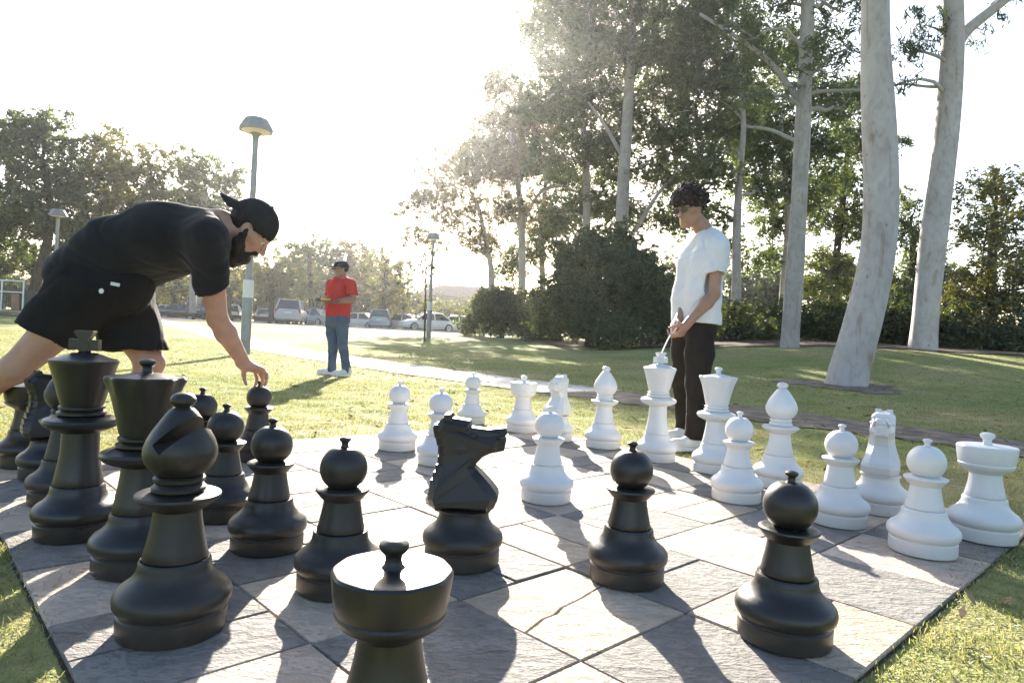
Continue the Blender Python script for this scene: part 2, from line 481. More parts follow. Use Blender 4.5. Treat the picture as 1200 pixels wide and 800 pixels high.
def stone_mat(name, cols, seed):
    """riven sandstone: cleft relief in small steps, per-tile tint, stains"""
    m = bpy.data.materials.new(name); m.use_nodes = True
    nt = m.node_tree; b = nt.nodes['Principled BSDF']; b.inputs['Roughness'].default_value = .78; b.inputs['Specular IOR Level'].default_value = .35
    tc = nd(nt, 'ShaderNodeTexCoord'); geo = nd(nt, 'ShaderNodeNewGeometry')
    mp = nd(nt, 'ShaderNodeMapping'); mp.inputs['Rotation'].default_value = (0, 0, .76 + seed); mp.inputs['Scale'].default_value = (1, 1.9, 1); mp.inputs['Location'].default_value = (seed * 3, seed, 0)
    vs = nd(nt, 'ShaderNodeVectorMath', operation='SCALE'); vs.inputs[0].default_value = (31, 17, 0); nt.links.new(geo.outputs['Random Per Island'], vs.inputs['Scale'])
    vadd = nd(nt, 'ShaderNodeVectorMath', operation='ADD'); nt.links.new(tc.outputs['Object'], vadd.inputs[0]); nt.links.new(vs.outputs[0], vadd.inputs[1])
    nt.links.new(vadd.outputs[0], mp.inputs[0])
    big = nd(nt, 'ShaderNodeTexNoise'); big.inputs['Scale'].default_value = 9; big.inputs['Detail'].default_value = 9; big.inputs['Roughness'].default_value = .66; big.inputs['Distortion'].default_value = .15
    fine = nd(nt, 'ShaderNodeTexNoise'); fine.inputs['Scale'].default_value = 60; fine.inputs['Detail'].default_value = 6
    for n in (big, fine): nt.links.new(mp.outputs[0], n.inputs['Vector'])
    step = ramp(nt, [(.30, (0, 0, 0)), (.46, (.42, .42, .42)), (.50, (.62, .62, .62)), (.58, (.70, .70, .70)), (.62, (.9, .9, .9)), (.75, (1, 1, 1))])
    nt.links.new(big.outputs['Fac'], step.inputs[0])
    fl = nd(nt, 'ShaderNodeTexNoise'); fl.inputs['Scale'].default_value = 21; fl.inputs['Detail'].default_value = 4; fl.inputs['Roughness'].default_value = .7
    mp2 = nd(nt, 'ShaderNodeMapping'); mp2.inputs['Scale'].default_value = (.45, 1.5, 1); mp2.inputs['Rotation'].default_value = (0, 0, 2.3 + seed); nt.links.new(vadd.outputs[0], mp2.inputs[0]); nt.links.new(mp2.outputs[0], fl.inputs['Vector'])
    fr = ramp(nt, [(.30, (0, 0, 0)), (.37, (1, 1, 1))]); nt.links.new(fl.outputs['Fac'], fr.inputs[0])
    fmul = nd(nt, 'ShaderNodeMath', operation='MULTIPLY_ADD'); fmul.inputs[1].default_value = .55; nt.links.new(fr.outputs[0], fmul.inputs[0]); nt.links.new(step.outputs[0], fmul.inputs[2])
    hi = nd(nt, 'ShaderNodeMath', operation='MULTIPLY_ADD'); hi.inputs[1].default_value = .5
    nt.links.new(fine.outputs['Fac'], hi.inputs[0]); nt.links.new(fmul.outputs[0], hi.inputs[2])
    bp = nd(nt, 'ShaderNodeBump'); bp.inputs['Distance'].default_value = .011; bp.inputs['Strength'].default_value = 1.0
    nt.links.new(hi.outputs[0], bp.inputs['Height']); nt.links.new(bp.outputs[0], b.inputs['Normal'])
    col = nd(nt, 'ShaderNodeTexNoise'); col.inputs['Scale'].default_value = 3.2; col.inputs['Detail'].default_value = 10; col.inputs['Roughness'].default_value = .7
    nt.links.new(tc.outputs['Object'], col.inputs['Vector'])
    ad = nd(nt, 'ShaderNodeMath', operation='MULTIPLY_ADD'); ad.inputs[1].default_value = .3
    nt.links.new(geo.outputs['Random Per Island'], ad.inputs[0])
    mu = nd(nt, 'ShaderNodeMath', operation='MULTIPLY_ADD'); mu.inputs[1].default_value = .8; mu.inputs[2].default_value = -.05
    nt.links.new(col.outputs['Fac'], mu.inputs[0]); nt.links.new(mu.outputs[0], ad.inputs[2])
    r = ramp(nt, [(.3 + .45 * i / (len(cols) - 1), c) for i, c in enumerate(cols)])
    nt.links.new(ad.outputs[0], r.inputs[0])
    pit = ramp(nt, [(0, (.55, .50, .47)), (1, (1, 1, 1))])
    nt.links.new(fr.outputs[0], pit.inputs[0])
    mx = nd(nt, 'ShaderNodeMix', data_type='RGBA', blend_type='MULTIPLY'); mx.inputs['Factor'].default_value = .6
    nt.links.new(r.outputs[0], mx.inputs['A']); nt.links.new(pit.outputs[0], mx.inputs['B'])
    nt.links.new(mx.outputs['Result'], b.inputs['Base Color'])
    return m


m_lawn = ground_mat()
m_cream = stone_mat('cream_sandstone', [(.41, .32, .235), (.53, .435, .335), (.49, .38, .305), (.59, .505, .405)], .1)
m_slate = stone_mat('grey_bluestone', [(.17, .155, .14), (.24, .222, .202), (.205, .185, .165), (.275, .255, .233)], .9)
m_soil = M('dark_soil', [(.045, .035, .026), (.09, .07, .05)], rough=.95, scale=25, bump=.008, spec=.1)
m_path = M('pale_concrete', [(.46, .42, .38), (.54, .50, .46)], rough=.85, scale=3, bump=.002, bscale=60, spec=.3)
m_mulch = M('bark_mulch', [(.06, .042, .032), (.13, .095, .07), (.19, .145, .11)], rough=.95, scale=9, bump=.03, bscale=26, spec=.1)
m_asph = M('car_park_asphalt', [(.07, .07, .07), (.10, .098, .095)], rough=.9, scale=4, bump=.004, bscale=80)
m_kerb = M('kerb_concrete', [(.36, .35, .33), (.45, .44, .42)], rough=.85, scale=5, bump=.003, bscale=50)

# ================================================================ ground
gx = np.concatenate([-np.geomspace(190, 42, 14), np.arange(-40, 40.01, .5), np.geomspace(42, 190, 14)])
gy = np.concatenate([-np.geomspace(60, 11, 6), np.arange(-10, 60.01, .5), np.geomspace(62, 210, 14)])
XX, YY = np.meshgrid(gx, gy, indexing='ij')
ZZ = hgt(XX, YY)
nx, ny = XX.shape
ii, jj = np.meshgrid(np.arange(nx - 1), np.arange(ny - 1), indexing='ij')
q = np.stack([ii * ny + jj, (ii + 1) * ny + jj, (ii + 1) * ny + jj + 1, ii * ny + jj + 1], -1).reshape(-1, 4)
tag(mesh('lawn_ground', np.stack([XX, YY, ZZ], -1).reshape(-1, 3), q, m_lawn), 'broad sunlit lawn with dry and green patches around the paved board', 'lawn', kind='structure')


def strip(name, pts, wid, mat, lift, label, cat, kind='structure', n=60, edge=0.0, skirt=.0):
    """a band that follows the ground along a polyline"""
    pts = np.asarray(pts, float); wid = np.asarray(wid, float)
    L = np.concatenate([[0], np.cumsum(np.linalg.norm(np.diff(pts, axis=0), axis=1))])
    s = np.linspace(0, L[-1], n)
    P = np.stack([np.interp(s, L, pts[:, i]) for i in (0, 1)], 1); w = np.interp(s, L, wid)
    t = np.gradient(P, axis=0); t /= np.linalg.norm(t, axis=1)[:, None]
    nrm = np.stack([-t[:, 1], t[:, 0]], 1)
    k = 9; V = []
    for j in range(k):
        o = (j / (k - 1) - .5)
        e = edge * rng.normal(size=n) if j in (0, k - 1) else 0
        Q = P + nrm * (o * w + e)[:, None]
        dz = lift if (j not in (0, k - 1) or not skirt) else -skirt
        V.append(np.stack([Q[:, 0], Q[:, 1], hgt(Q[:, 0], Q[:, 1]) + dz], 1))
    V = np.concatenate(V)
    F = np.array([[j * n + i, j * n + i + 1, (j + 1) * n + i + 1, (j + 1) * n + i] for j in range(k - 1) for i in range(n - 1)])[:, ::-1]
    return tag(mesh(name, V, F, mat), label, cat, kind=kind)


path_pts = [(-40, 62), (-26, 43), (-15.6, 31), (-5.4, 16.3), (-.23, 10.3), (4.2, 5.35), (9, 0.1)]
strip('footpath', path_pts[:5] + [(1.0, 8.93)], [1.6] * 6, m_path, .012, 'pale concrete footpath crossing the lawn behind the chess board', 'path', n=240, edge=.03)
m_dirt = M('worn_brown_dirt', [(.10, .078, .06), (.19, .155, .125), (.30, .25, .205)], rough=.95, scale=5, detail=9, bump=.014, bscale=40, spec=.1)
strip('dirt_track', [(1.0, 8.93), (4.2, 5.35), (9, 0.1)], [1.5, 1.15, 1.0], m_dirt, .010, 'brown worn dirt track continuing the footpath behind the white pieces', 'path', n=200, edge=.07)
# lawn edge: bark mulch, then the car park
edge_pts = [(-46, 22), (-24, 29.5), (-15.5, 41), (-5.4, 44.5), (2.3, 44.5), (9, 46)]
strip('car_park', [(-120, 72), (0, 72), (120, 72)], [50, 50, 50], m_asph, .02, 'grey asphalt car park beyond the lawn', 'car park', n=80)
strip('mulch_bed', [(-60, 26), (-24, 33), (-14.5, 44.2), (-5, 46.6), (4, 46.5)], [8, 6.0, 3.2, 2.2, 2.2], m_mulch, .03, 'brown bark mulch strip along the far edge of the lawn', 'garden bed', n=120, edge=.1)
strip('mulch_bed', [(2.0, 33), (5, 29), (9, 26), (14, 24.6), (22, 25.5), (34, 28)], [5, 7, 8, 8.5, 9, 10], m_mulch, .03, 'brown bark mulch under the gum trees at right', 'garden bed', n=120, edge=.12)
strip('kerb', [(-60, 48.2), (-14, 48.4), (8, 48.4), (60, 48.4)], [.3] * 4, m_kerb, .13, 'pale concrete kerb between mulch and car park', 'kerb', n=120, skirt=.05)

# ================================================================ paved chess board
U = np.array([.7266, .6871]); Vv = np.array([-.6871, .7266]); O = np.array([-.707, 1.443])
SQ = .41
B0 = -.195; B1 = -1.04


def bw(a, b):
    """board coordinates (in squares) to ground x, y"""
    return O + U * (B0 + a * SQ) + Vv * (B1 + b * SQ)


TOP = .0
mb = MB()
tile_id = 0


def tile(poly, mi, z, tilt):
    """one slab: polygon in board squares, bevelled rim"""
    p = np.array([bw(*q) for q in poly]); c = p.mean(0)
    n = len(p)
    def ring(ins, zz):
        out = []
        for i in range(n):
            a, b_, c_ = p[i - 1], p[i], p[(i + 1) % n]
            e1, e2 = unit(b_ - a), unit(c_ - b_)
            n1, n2 = np.array([-e1[1], e1[0]]), np.array([-e2[1], e2[0]])
            m = unit(n1 + n2); k = ins / max(.45, m @ n1)
            q = b_ + m * k
            out.append([q[0], q[1], zz + (q - c) @ tilt])
        return out
    V = np.array(ring(.0028, -.05) + ring(.0028, z - .004) + ring(.0052, z))
    f = [[i, (i + 1) % n, n + (i + 1) % n, n + i] for i in range(n)] + [[n + i, n + (i + 1) % n, 2 * n + (i + 1) % n, 2 * n + i] for i in range(n)] + [list(range(2 * n, 3 * n))]
    mb.add(V, f, mi)


tr = random.Random(5)
for i in range(8):
    for j in range(8):
        mi = 0 if (i + j) % 2 else 1
        z = .012 + tr.uniform(-.002, .002); tilt = np.array([tr.uniform(-.004, .004), tr.uniform(-.004, .004)])
        if (i, j) in ((2, 1),):
            ys = [.42 + .22 * k / 9 + tr.uniform(-.018, .018) for k in range(10)]
            line = [(i + k / 9, j + y) for k, y in enumerate(ys)]
            tile([(i, j), (i + 1, j)] + line[::-1], mi, z, tilt)
            tile(line + [(i + 1, j + 1), (i, j + 1)], mi, z - .002, tilt * .5)
        elif tr.random() < .5:
            if tr.random() < .5:
                tile([(i, j), (i + .5, j), (i + .5, j + 1), (i, j + 1)], mi, z, tilt); tile([(i + .5, j), (i + 1, j), (i + 1, j + 1), (i + .5, j + 1)], mi, z + tr.uniform(-.002, .002), -tilt)
            else:
                tile([(i, j), (i + 1, j), (i + 1, j + .5), (i, j + .5)], mi, z, tilt); tile([(i, j + .5), (i + 1, j + .5), (i + 1, j + 1), (i, j + 1)], mi, z + tr.uniform(-.002, .002), -tilt)
        else:
            tile([(i, j), (i + 1, j), (i + 1, j + 1), (i, j + 1)], mi, z, tilt)
o = mesh('paving', np.concatenate(mb.v), mb.f, [m_cream, m_slate], None, False, None, mb.m)
tag(o, 'checkered stone paving of cream and grey slabs forming the chess board', 'paving', kind='structure')
pv = [bw(*c) for c in ((-.012, -.012), (8.012, -.012), (8.012, 8.012), (-.012, 8.012))]
tag(mesh('paving_joints', [(x, y, .003) for x, y in pv], [[0, 1, 2, 3]], m_soil), 'dark soil in the joints between the slabs', 'paving bed', kind='structure')
BZ = .0125                                  # top of the slabs

# ================================================================ grass blades
m_blade = leaf_mat('grass_blades', [(.11, .15, .045), (.19, .215, .08), (.30, .285, .135), (.46, .40, .25)], (1.25, 1.2, .75), tw=.5, scale=1.3)


def in_board(x, y, m=.0):
    d = np.stack([x, y], -1) - O
    a, b = d @ U - B0, d @ Vv - B1
    return (a > -m) & (a < 8 * SQ + m) & (b > -m) & (b < 8 * SQ + m)


def path_dist(x, y):
    best = np.full(x.shape, 1e9)
    for (x0, y0), (x1, y1) in zip(path_pts[:-1], path_pts[1:]):
        t = np.clip(((x - x0) * (x1 - x0) + (y - y0) * (y1 - y0)) / ((x1 - x0) ** 2 + (y1 - y0) ** 2), 0, 1)
        best = np.minimum(best, np.hypot(x - x0 - t * (x1 - x0), y - y0 - t * (y1 - y0)))
    return best


def blades(n, y0, y1, L, wd, power):
    y = y0 + (y1 - y0) * rng.random(n) ** power
    x = (rng.random(n) * 2 - 1) * (y * .86 + .35)
    # tufts
    x += .012 * rng.normal(size=n); y += .012 * rng.normal(size=n)
    clump = np.sin(x * 9.1 + 2 * np.sin(y * 7.3)) + np.sin(y * 11.7 + 2 * np.sin(x * 6.1))
    keep = ~in_board(x, y, -.010 - .095 * rng.random(n) ** 3) & (path_dist(x, y) > np.where(x > .9, .35 + .35 * rng.random(n), .8)) & (rng.random(n) < .62 + .2 * clump)
    x, y, clump = x[keep], y[keep], clump[keep]; n = len(x)
    z = hgt(x, y)
    h = L * (.45 + .7 * rng.random(n)) * (1 + .15 * clump)
    az = rng.random(n) * 6.283; lean = .25 + 1.0 * rng.random(n)
    dx, dy = np.cos(az) * np.sin(lean) * h, np.sin(az) * np.sin(lean) * h
    a2 = az + 1.57 + rng.normal(size=n) * .4
    wx, wy = np.cos(a2) * wd, np.sin(a2) * wd
    b = np.stack([x, y, z - .002], 1)
    v0 = b - np.stack([wx, wy, 0 * x], 1); v1 = b + np.stack([wx, wy, 0 * x], 1)
    up = np.cos(lean) * h
    v2 = b + np.stack([dx * .55 + wx * .8, dy * .55 + wy * .8, up * .7], 1); v3 = b + np.stack([dx, dy, up], 1)
    V = np.stack([v0, v1, v2, v3], 1).reshape(-1, 3)
    return V, np.arange(4 * n).reshape(-1, 4)


parts = [blades(190000, .9, 4.2, .024, .0014, .8), blades(220000, 4.0, 9.0, .026, .0024, .8), blades(170000, 8.8, 20, .032, .005, .85)]
V = np.concatenate([p[0] for p in parts]); F = np.arange(len(V)).reshape(-1, 4)
tag(mesh('grass', V, F, m_blade, None, False), 'short dry and green grass growing around the board', 'grass', kind='stuff')

# fallen leaves and bark scraps on the near lawn and the path
n = 2600
y = .9 + 15 * rng.random(n) ** .8; x = (rng.random(n) * 2 - 1) * (y * .8 + .3)
k = ~in_board(x, y, -.01) | (rng.random(n) < .001); x, y = x[k], y[k]; n = len(x)
k = (x > -1.5) | (rng.random(n) < .5); x, y = x[k], y[k]; n = len(x)
az = rng.random(n) * 6.28; L = .02 + .03 * rng.random(n)
ax = np.stack([np.cos(az), np.sin(az), .25 * rng.normal(size=n)], 1); pw = np.stack([-np.sin(az), np.cos(az), .4 * rng.normal(size=n)], 1)
c = np.stack([x, y, hgt(x, y) + np.where(in_board(x, y, 0), .016, .018)], 1)
V = np.stack([c - ax * L[:, None], c - pw * L[:, None] * .25, c + ax * L[:, None], c + pw * L[:, None] * .25], 1).reshape(-1, 3)
m_litter = M('dry_leaf', [(.10, .06, .03), (.22, .14, .07), (.30, .22, .13)], rough=.8, scale=30)
tag(mesh('leaf_litter', V, np.arange(4 * n).reshape(-1, 4), m_litter, None, False), 'fallen brown leaves scattered on the grass and path', 'leaf litter', kind='stuff')

def blob(name, cx, cy, r, mat, label, cat):
    k = 36; V = [(cx, cy, float(hgt(cx, cy)) + .016)]
    for i in range(k):
        a = 6.283 * i / k; q_ = r * (1 + .18 * math.sin(3 * a + cx) + .12 * math.sin(7 * a) + .06 * rng.normal())
        V.append((cx + q_ * math.cos(a), cy + q_ * math.sin(a) * 1.1, float(hgt(cx + q_ * math.cos(a), cy + q_ * math.sin(a) * 1.1)) + .012))
    tag(mesh(name, V, [[0, 1 + i, 1 + (i + 1) % k] for i in range(k)], mat), label, cat, kind='structure')


blob('bare_soil', 6.35, 12.7, 1.0, m_dirt, 'bare brown soil around the foot of the bowed gum', 'soil')
# ================================================================ chess pieces
def base_prof(k=1.0):
    return [(0, 0), (.108 * k, 0), (.1155 * k, .004), (.1175 * k, .010), (.1175 * k, .047), (.1135 * k, .051), (.1135 * k, .054), (.119 * k, .058), (.1255 * k, .068), (.127 * k, .080), (.124 * k, .092),
            (.114 * k, .103), (.099 * k, .113), (.088 * k, .124), (.081 * k, .136), (.0785 * k, .146), (.0775 * k, .156), (.074 * k, .161), (0, .161)]


def ring_prof(r0, z0, r1, h):
    """collar: a flaring dish with a rounded lip"""
    return [(0, z0), (r0, z0), (r0 + .35 * (r1 - r0), z0 + .22 * h), (r1 - .004, z0 + .62 * h), (r1, z0 + .78 * h), (r1 - .001, z0 + .9 * h), (r1 - .006, z0 + .97 * h), (r0 + .012, z0 + h), (0, z0 + h)]


def lat(t, name, prof, mat, **kw):
    return MB().lathe(prof, **kw).build(name, mat, t, True, 32)


def finial(t, z, mat, s=1.0):
    lat(t, 'finial', [(0, z), (.020 * s, z), (.015 * s, z + .006 * s), (.0135 * s, z + .014 * s), (.015 * s, z + .021 * s), (.022 * s, z + .028 * s), (.0245 * s, z + .034 * s), (.0235 * s, z + .040 * s), (.016 * s, z + .045 * s), (.006 * s, z + .047 * s), (0, z + .047 * s)], mat, seg=28)


def sphere_prof(cz, r, z0, z1, n=18, squash=1.0):
    a0 = math.acos(max(-1, min(1, (z0 - cz) / (r * squash)))); a1 = math.acos(max(-1, min(1, (z1 - cz) / (r * squash))))
    return [(0, z0)] + [(r * math.sin(a), cz + r * squash * math.cos(a)) for a in np.linspace(a0, a1, n)] + [(0, z1)]


SM = {}


def proto(kind, mat):
    t = thing('chess_' + kind, (0, 0, -20), 'x', 'chess piece')
    lat(t, 'base', base_prof(.90 if kind == 'pawn' else .945), mat)
    if kind == 'pawn':
        lat(t, 'stem', [(0, .162), (.0605, .162), (.0615, .166), (.058, .180), (.053, .205), (.049, .228), (.047, .246), (0, .246)], mat)
        lat(t, 'collar', ring_prof(.046, .244, .0695, .036), mat)
        lat(t, 'head', sphere_prof(.332, .0612, .278, .389, squash=1.04), mat)
        finial(t, .390, mat, .62)
    elif kind == 'rook':
        lat(t, 'stem', [(0, .162), (.0665, .162), (.0675, .166), (.063, .182), (.057, .21), (.0535, .235), (.053, .25), (0, .25)], mat)
        mod = lambda r, z, a: r * (1 + (.010 * np.cos(10 * a) if (z > .330 and r > .07) else 0))
        lat(t, 'battlement', [(0, .249), (.054, .249), (.058, .254), (.072, .262), (.086, .272), (.0915, .281), (.0925, .286), (.0905, .290), (.093, .296), (.097, .322), (.0995, .345), (.0995, .351), (.096, .3555), (.090, .357), (0, .358)], mat, seg=96, mod=mod)
        finial(t, .3575, mat, 1.02)
    elif kind == 'bishop':
        lat(t, 'stem', [(0, .162), (.0655, .162), (.0665, .166), (.062, .185), (.055, .22), (.050, .252), (.0485, .27), (0, .27)], mat)
        lat(t, 'collar', ring_prof(.048, .268, .0875, .040), mat)
        lat(t, 'neck_ring', [(0, .308), (.050, .308), (.055, .313), (.055, .320), (.050, .325), (.047, .328), (.052, .333), (.053, .340), (.048, .345), (0, .345)], mat)
        h = lat(t, 'head', [(0, .3445), (.0445, .3445), (.060, .357), (.071, .374), (.0755, .391), (.075, .405), (.069, .424), (.059, .443), (.0465, .462), (.034, .480), (.027, .489), (.021, .494), (0, .494)], mat)
        c = MB(); th = rad(50)
        R = np.array([[math.cos(th), 0, -math.sin(th)], [0, 1, 0], [math.sin(th), 0, math.cos(th)]])
        c.box(np.array([.008, 0, .402]) + R @ np.array([.07, 0, .012]), (.07, .2, .0145), R)
        cu = c.build('cutter', mat, None, False)
        md = h.modifiers.new('slot', 'BOOLEAN'); md.operation = 'DIFFERENCE'; md.object = cu; md.solver = 'EXACT'
        dg = bpy.context.evaluated_depsgraph_get()
        cu.location = h.location = (0, 0, 0); h.parent = None
        bpy.context.view_layer.update()
        nm = bpy.data.meshes.new_from_object(h.evaluated_get(bpy.context.evaluated_depsgraph_get()))
        h.modifiers.clear(); h.data = nm; h.parent = t
        nm.polygons.foreach_set('use_smooth', np.ones(len(nm.polygons), bool)); nm.set_sharp_from_angle(angle=rad(32))
        bpy.data.objects.remove(cu)
        lat(t, 'finial', [(0, .490), (.015, .490), (.0155, .496), (.022, .501), (.0265, .508), (.0265, .515), (.021, .523), (.012, .5275), (0, .5285)], mat, seg=28)
    elif kind in ('queen', 'king'):
        dz = 0 if kind == 'queen' else .040
        lat(t, 'stem', [(0, .162), (.0675, .162), (.0685, .167), (.064, .19), (.057, .23), (.0525, .265), (.051, .288 + dz), (0, .288 + dz)], mat)
        lat(t, 'collar', [(0, .286 + dz), (.053, .286 + dz), (.075, .294 + dz), (.094, .303 + dz), (.102, .312 + dz), (.1035, .320 + dz), (.100, .328 + dz), (.086, .334 + dz), (.066, .338 + dz), (0, .339 + dz)], mat)
        lat(t, 'neck_ring', [(0, .338 + dz), (.060, .338 + dz), (.067, .343 + dz), (.067, .350 + dz), (.060, .354 + dz), (.057, .357 + dz), (.063, .361 + dz), (.063, .367 + dz), (.058, .371 + dz), (0, .371 + dz)], mat)
        if kind == 'queen':
            mod = lambda r, z, a: r * (1 + (.045 * np.clip(np.cos(9 * a) * 1.4, -1, 1) * min(1, max(0, (z - .49) / .03)) if r > .06 else 0))
            lat(t, 'crown', [(0, .3705), (.057, .3705), (.062, .385), (.071, .43), (.083, .48), (.0905, .505), (.0965, .524), (.0975, .531), (.094, .535), (.084, .533), (.074, .534), (.055, .541), (.03, .546), (0, .547)], mat, seg=90, mod=mod)
            finial(t, .5455, mat, .86)
        else:
            lat(t, 'crown', [(0, .4105), (.057, .4105), (.063, .43), (.074, .475), (.085, .515), (.0915, .538), (.0945, .546), (.094, .552), (.088, .555), (.07, .560), (.050, .568), (.035, .574), (0, .575)], mat)
            b = MB()
            b.lathe([(0, .573), (.021, .573), (.016, .579), (.0165, .584), (0, .584)], 20)
            for sgn in (1, -1):
                b.prism([(0, .590), (sgn * .026, .583), (sgn * .0405, .582), (sgn * .0405, .618), (sgn * .026, .617), (0, .610)][::sgn], -.017, .017)
            b.prism([(-.013, .582), (.013, .582), (.015, .60), (.013, .618), (.027, .641), (.024, .645), (-.024, .645), (-.027, .641), (-.013, .618), (-.015, .60)], -.0185, .0185)
            b.build('finial', mat, t, False)
    elif kind == 'knight':
        P = [(-.080, .162), (-.098, .180), (-.106, .196)]
        back = [(-.104, .215), (-.101, .238), (-.094, .262), (-.087, .285), (-.082, .31), (-.081, .338), (-.085, .362), (-.093, .385)]
        for i, (x, z) in enumerate(back):
            P += [(x + .001, z - .010), (x - .0022, z - .0065)]
        P += [(-.101, .402), (-.102, .412), (-.094, .414), (-.075, .438), (-.068, .442), (.006, .434), (.010, .414), (.06, .410), (.113, .4175), (.118, .400), (.111, .391), (.116, .380), (.111, .348), (.086, .343), (.070, .339),
              (.050, .328), (.034, .310), (.026, .296), (.033, .291), (.055, .270), (.078, .246), (.097, .222), (.100, .205), (.090, .180), (.072, .164)]
        P = np.array(P); n = len(P)
        # make it run anticlockwise and find inward normals
        ar = .5 * np.sum(P[:, 0] * np.roll(P[:, 1], -1) - np.roll(P[:, 0], -1) * P[:, 1])
        if ar < 0: P = P[::-1]
        e = np.roll(P, -1, 0) - np.roll(P, 1, 0); e /= np.linalg.norm(e, axis=1)[:, None]
        inn = np.stack([-e[:, 1], e[:, 0]], 1)
        def half(x, z):
            w = .072 if z < .22 else .072 - (z - .22) / .09 * .026 if z < .31 else .046
            if z > .345: w = .046 - max(0, x) * .16
            return w
        V = []; rings = []
        for ins, fr in ((0, .55), (.020, 1.0)):
            for sg in (-1, 1):
                Q = P + inn * ins
                rings.append(len(V) // 1)
                V += [[a, sg * fr * half(pa[0], pa[1]), b_] for (a, b_), pa in zip(Q, P)]
        f = []
        A, Bq, C_, D_ = [k * n for k in range(4)]
        for i in range(n):
            j = (i + 1) % n
            f += [[A + i, A + j, Bq + j, Bq + i], [A + i, C_ + i, C_ + j, A + j], [Bq + i, Bq + j, D_ + j, D_ + i]]
        f += [[C_ + i for i in range(n)], [D_ + i for i in range(n)][::-1]]
        b = MB().add(V, f)
        # eye and nostril bosses, cheek plate and mane comb
        for sg in (-1, 1):
            b.ball((.020, sg * .040, .392), (.013, .009, .009), 12, 8); b.ball((.098, sg * .030, .388), (.009, .006, .007), 10, 6)
            b.ball((-.015, sg * .030, .350), (.042, .018, .038), 16, 10)
        for x, z in back + [(-.098, .405)]:
            b.box((x + .0172, 0, z + .004), (.018, .034, .0100), None, 0, .003)
        ears = [(-.070, .030), (-.070, -.030)]
        for ex, ey in ears: b.prism([(-.020, -.02), (.02, -.02), (.006, .016), (-.012, .014)], -.012, .012, 0, None, (ex + .014, ey * .75, .436))
        bm = b.build('horse_head', mat, t, False)
        lat(t, 'pedestal', [(0, .1605), (.079, .1605), (.080, .166), (.074, .170), (0, .170)], mat)
    return t


SUNDIR_XY = None
used = set()
mat_swap = {'black_plastic': m_white}


def put(kind, colour, loc, rz, label, group, alt=False):
    """first use of a kind moves the original, later ones copy it; white pieces share the shapes"""
    key = kind
    if key not in SM: SM[key] = proto(kind, m_black)
    m = (m_black_b if alt else m_black) if colour == 'black' else (m_white_b if alt else m_white)
    o = dup(SM[key], (loc[0], loc[1], loc[2]), rz, label, group, {'black_plastic': m})
    o.name = 'chess_' + kind
    k = {'pawn': .945, 'bishop': .985, 'king': .98, 'queen': .973, 'knight': .98, 'rook': 1.0}[kind]
    o.scale = (.905, .905, .905) if loc[1] < 1.2 else (1, 1, k)
    return o


def at_base(cx, yb, r=.1175):
    r *= .91
    a, b = cx - 600.0, yb - HORIZ
    y = (EYE - BZ) * FPX / (-a * SR + b * CR) + r
    p = (W(cx, yb, y)[0], y)
    return (p[0], p[1], BZ if in_board(p[0], p[1], .06) else .006)


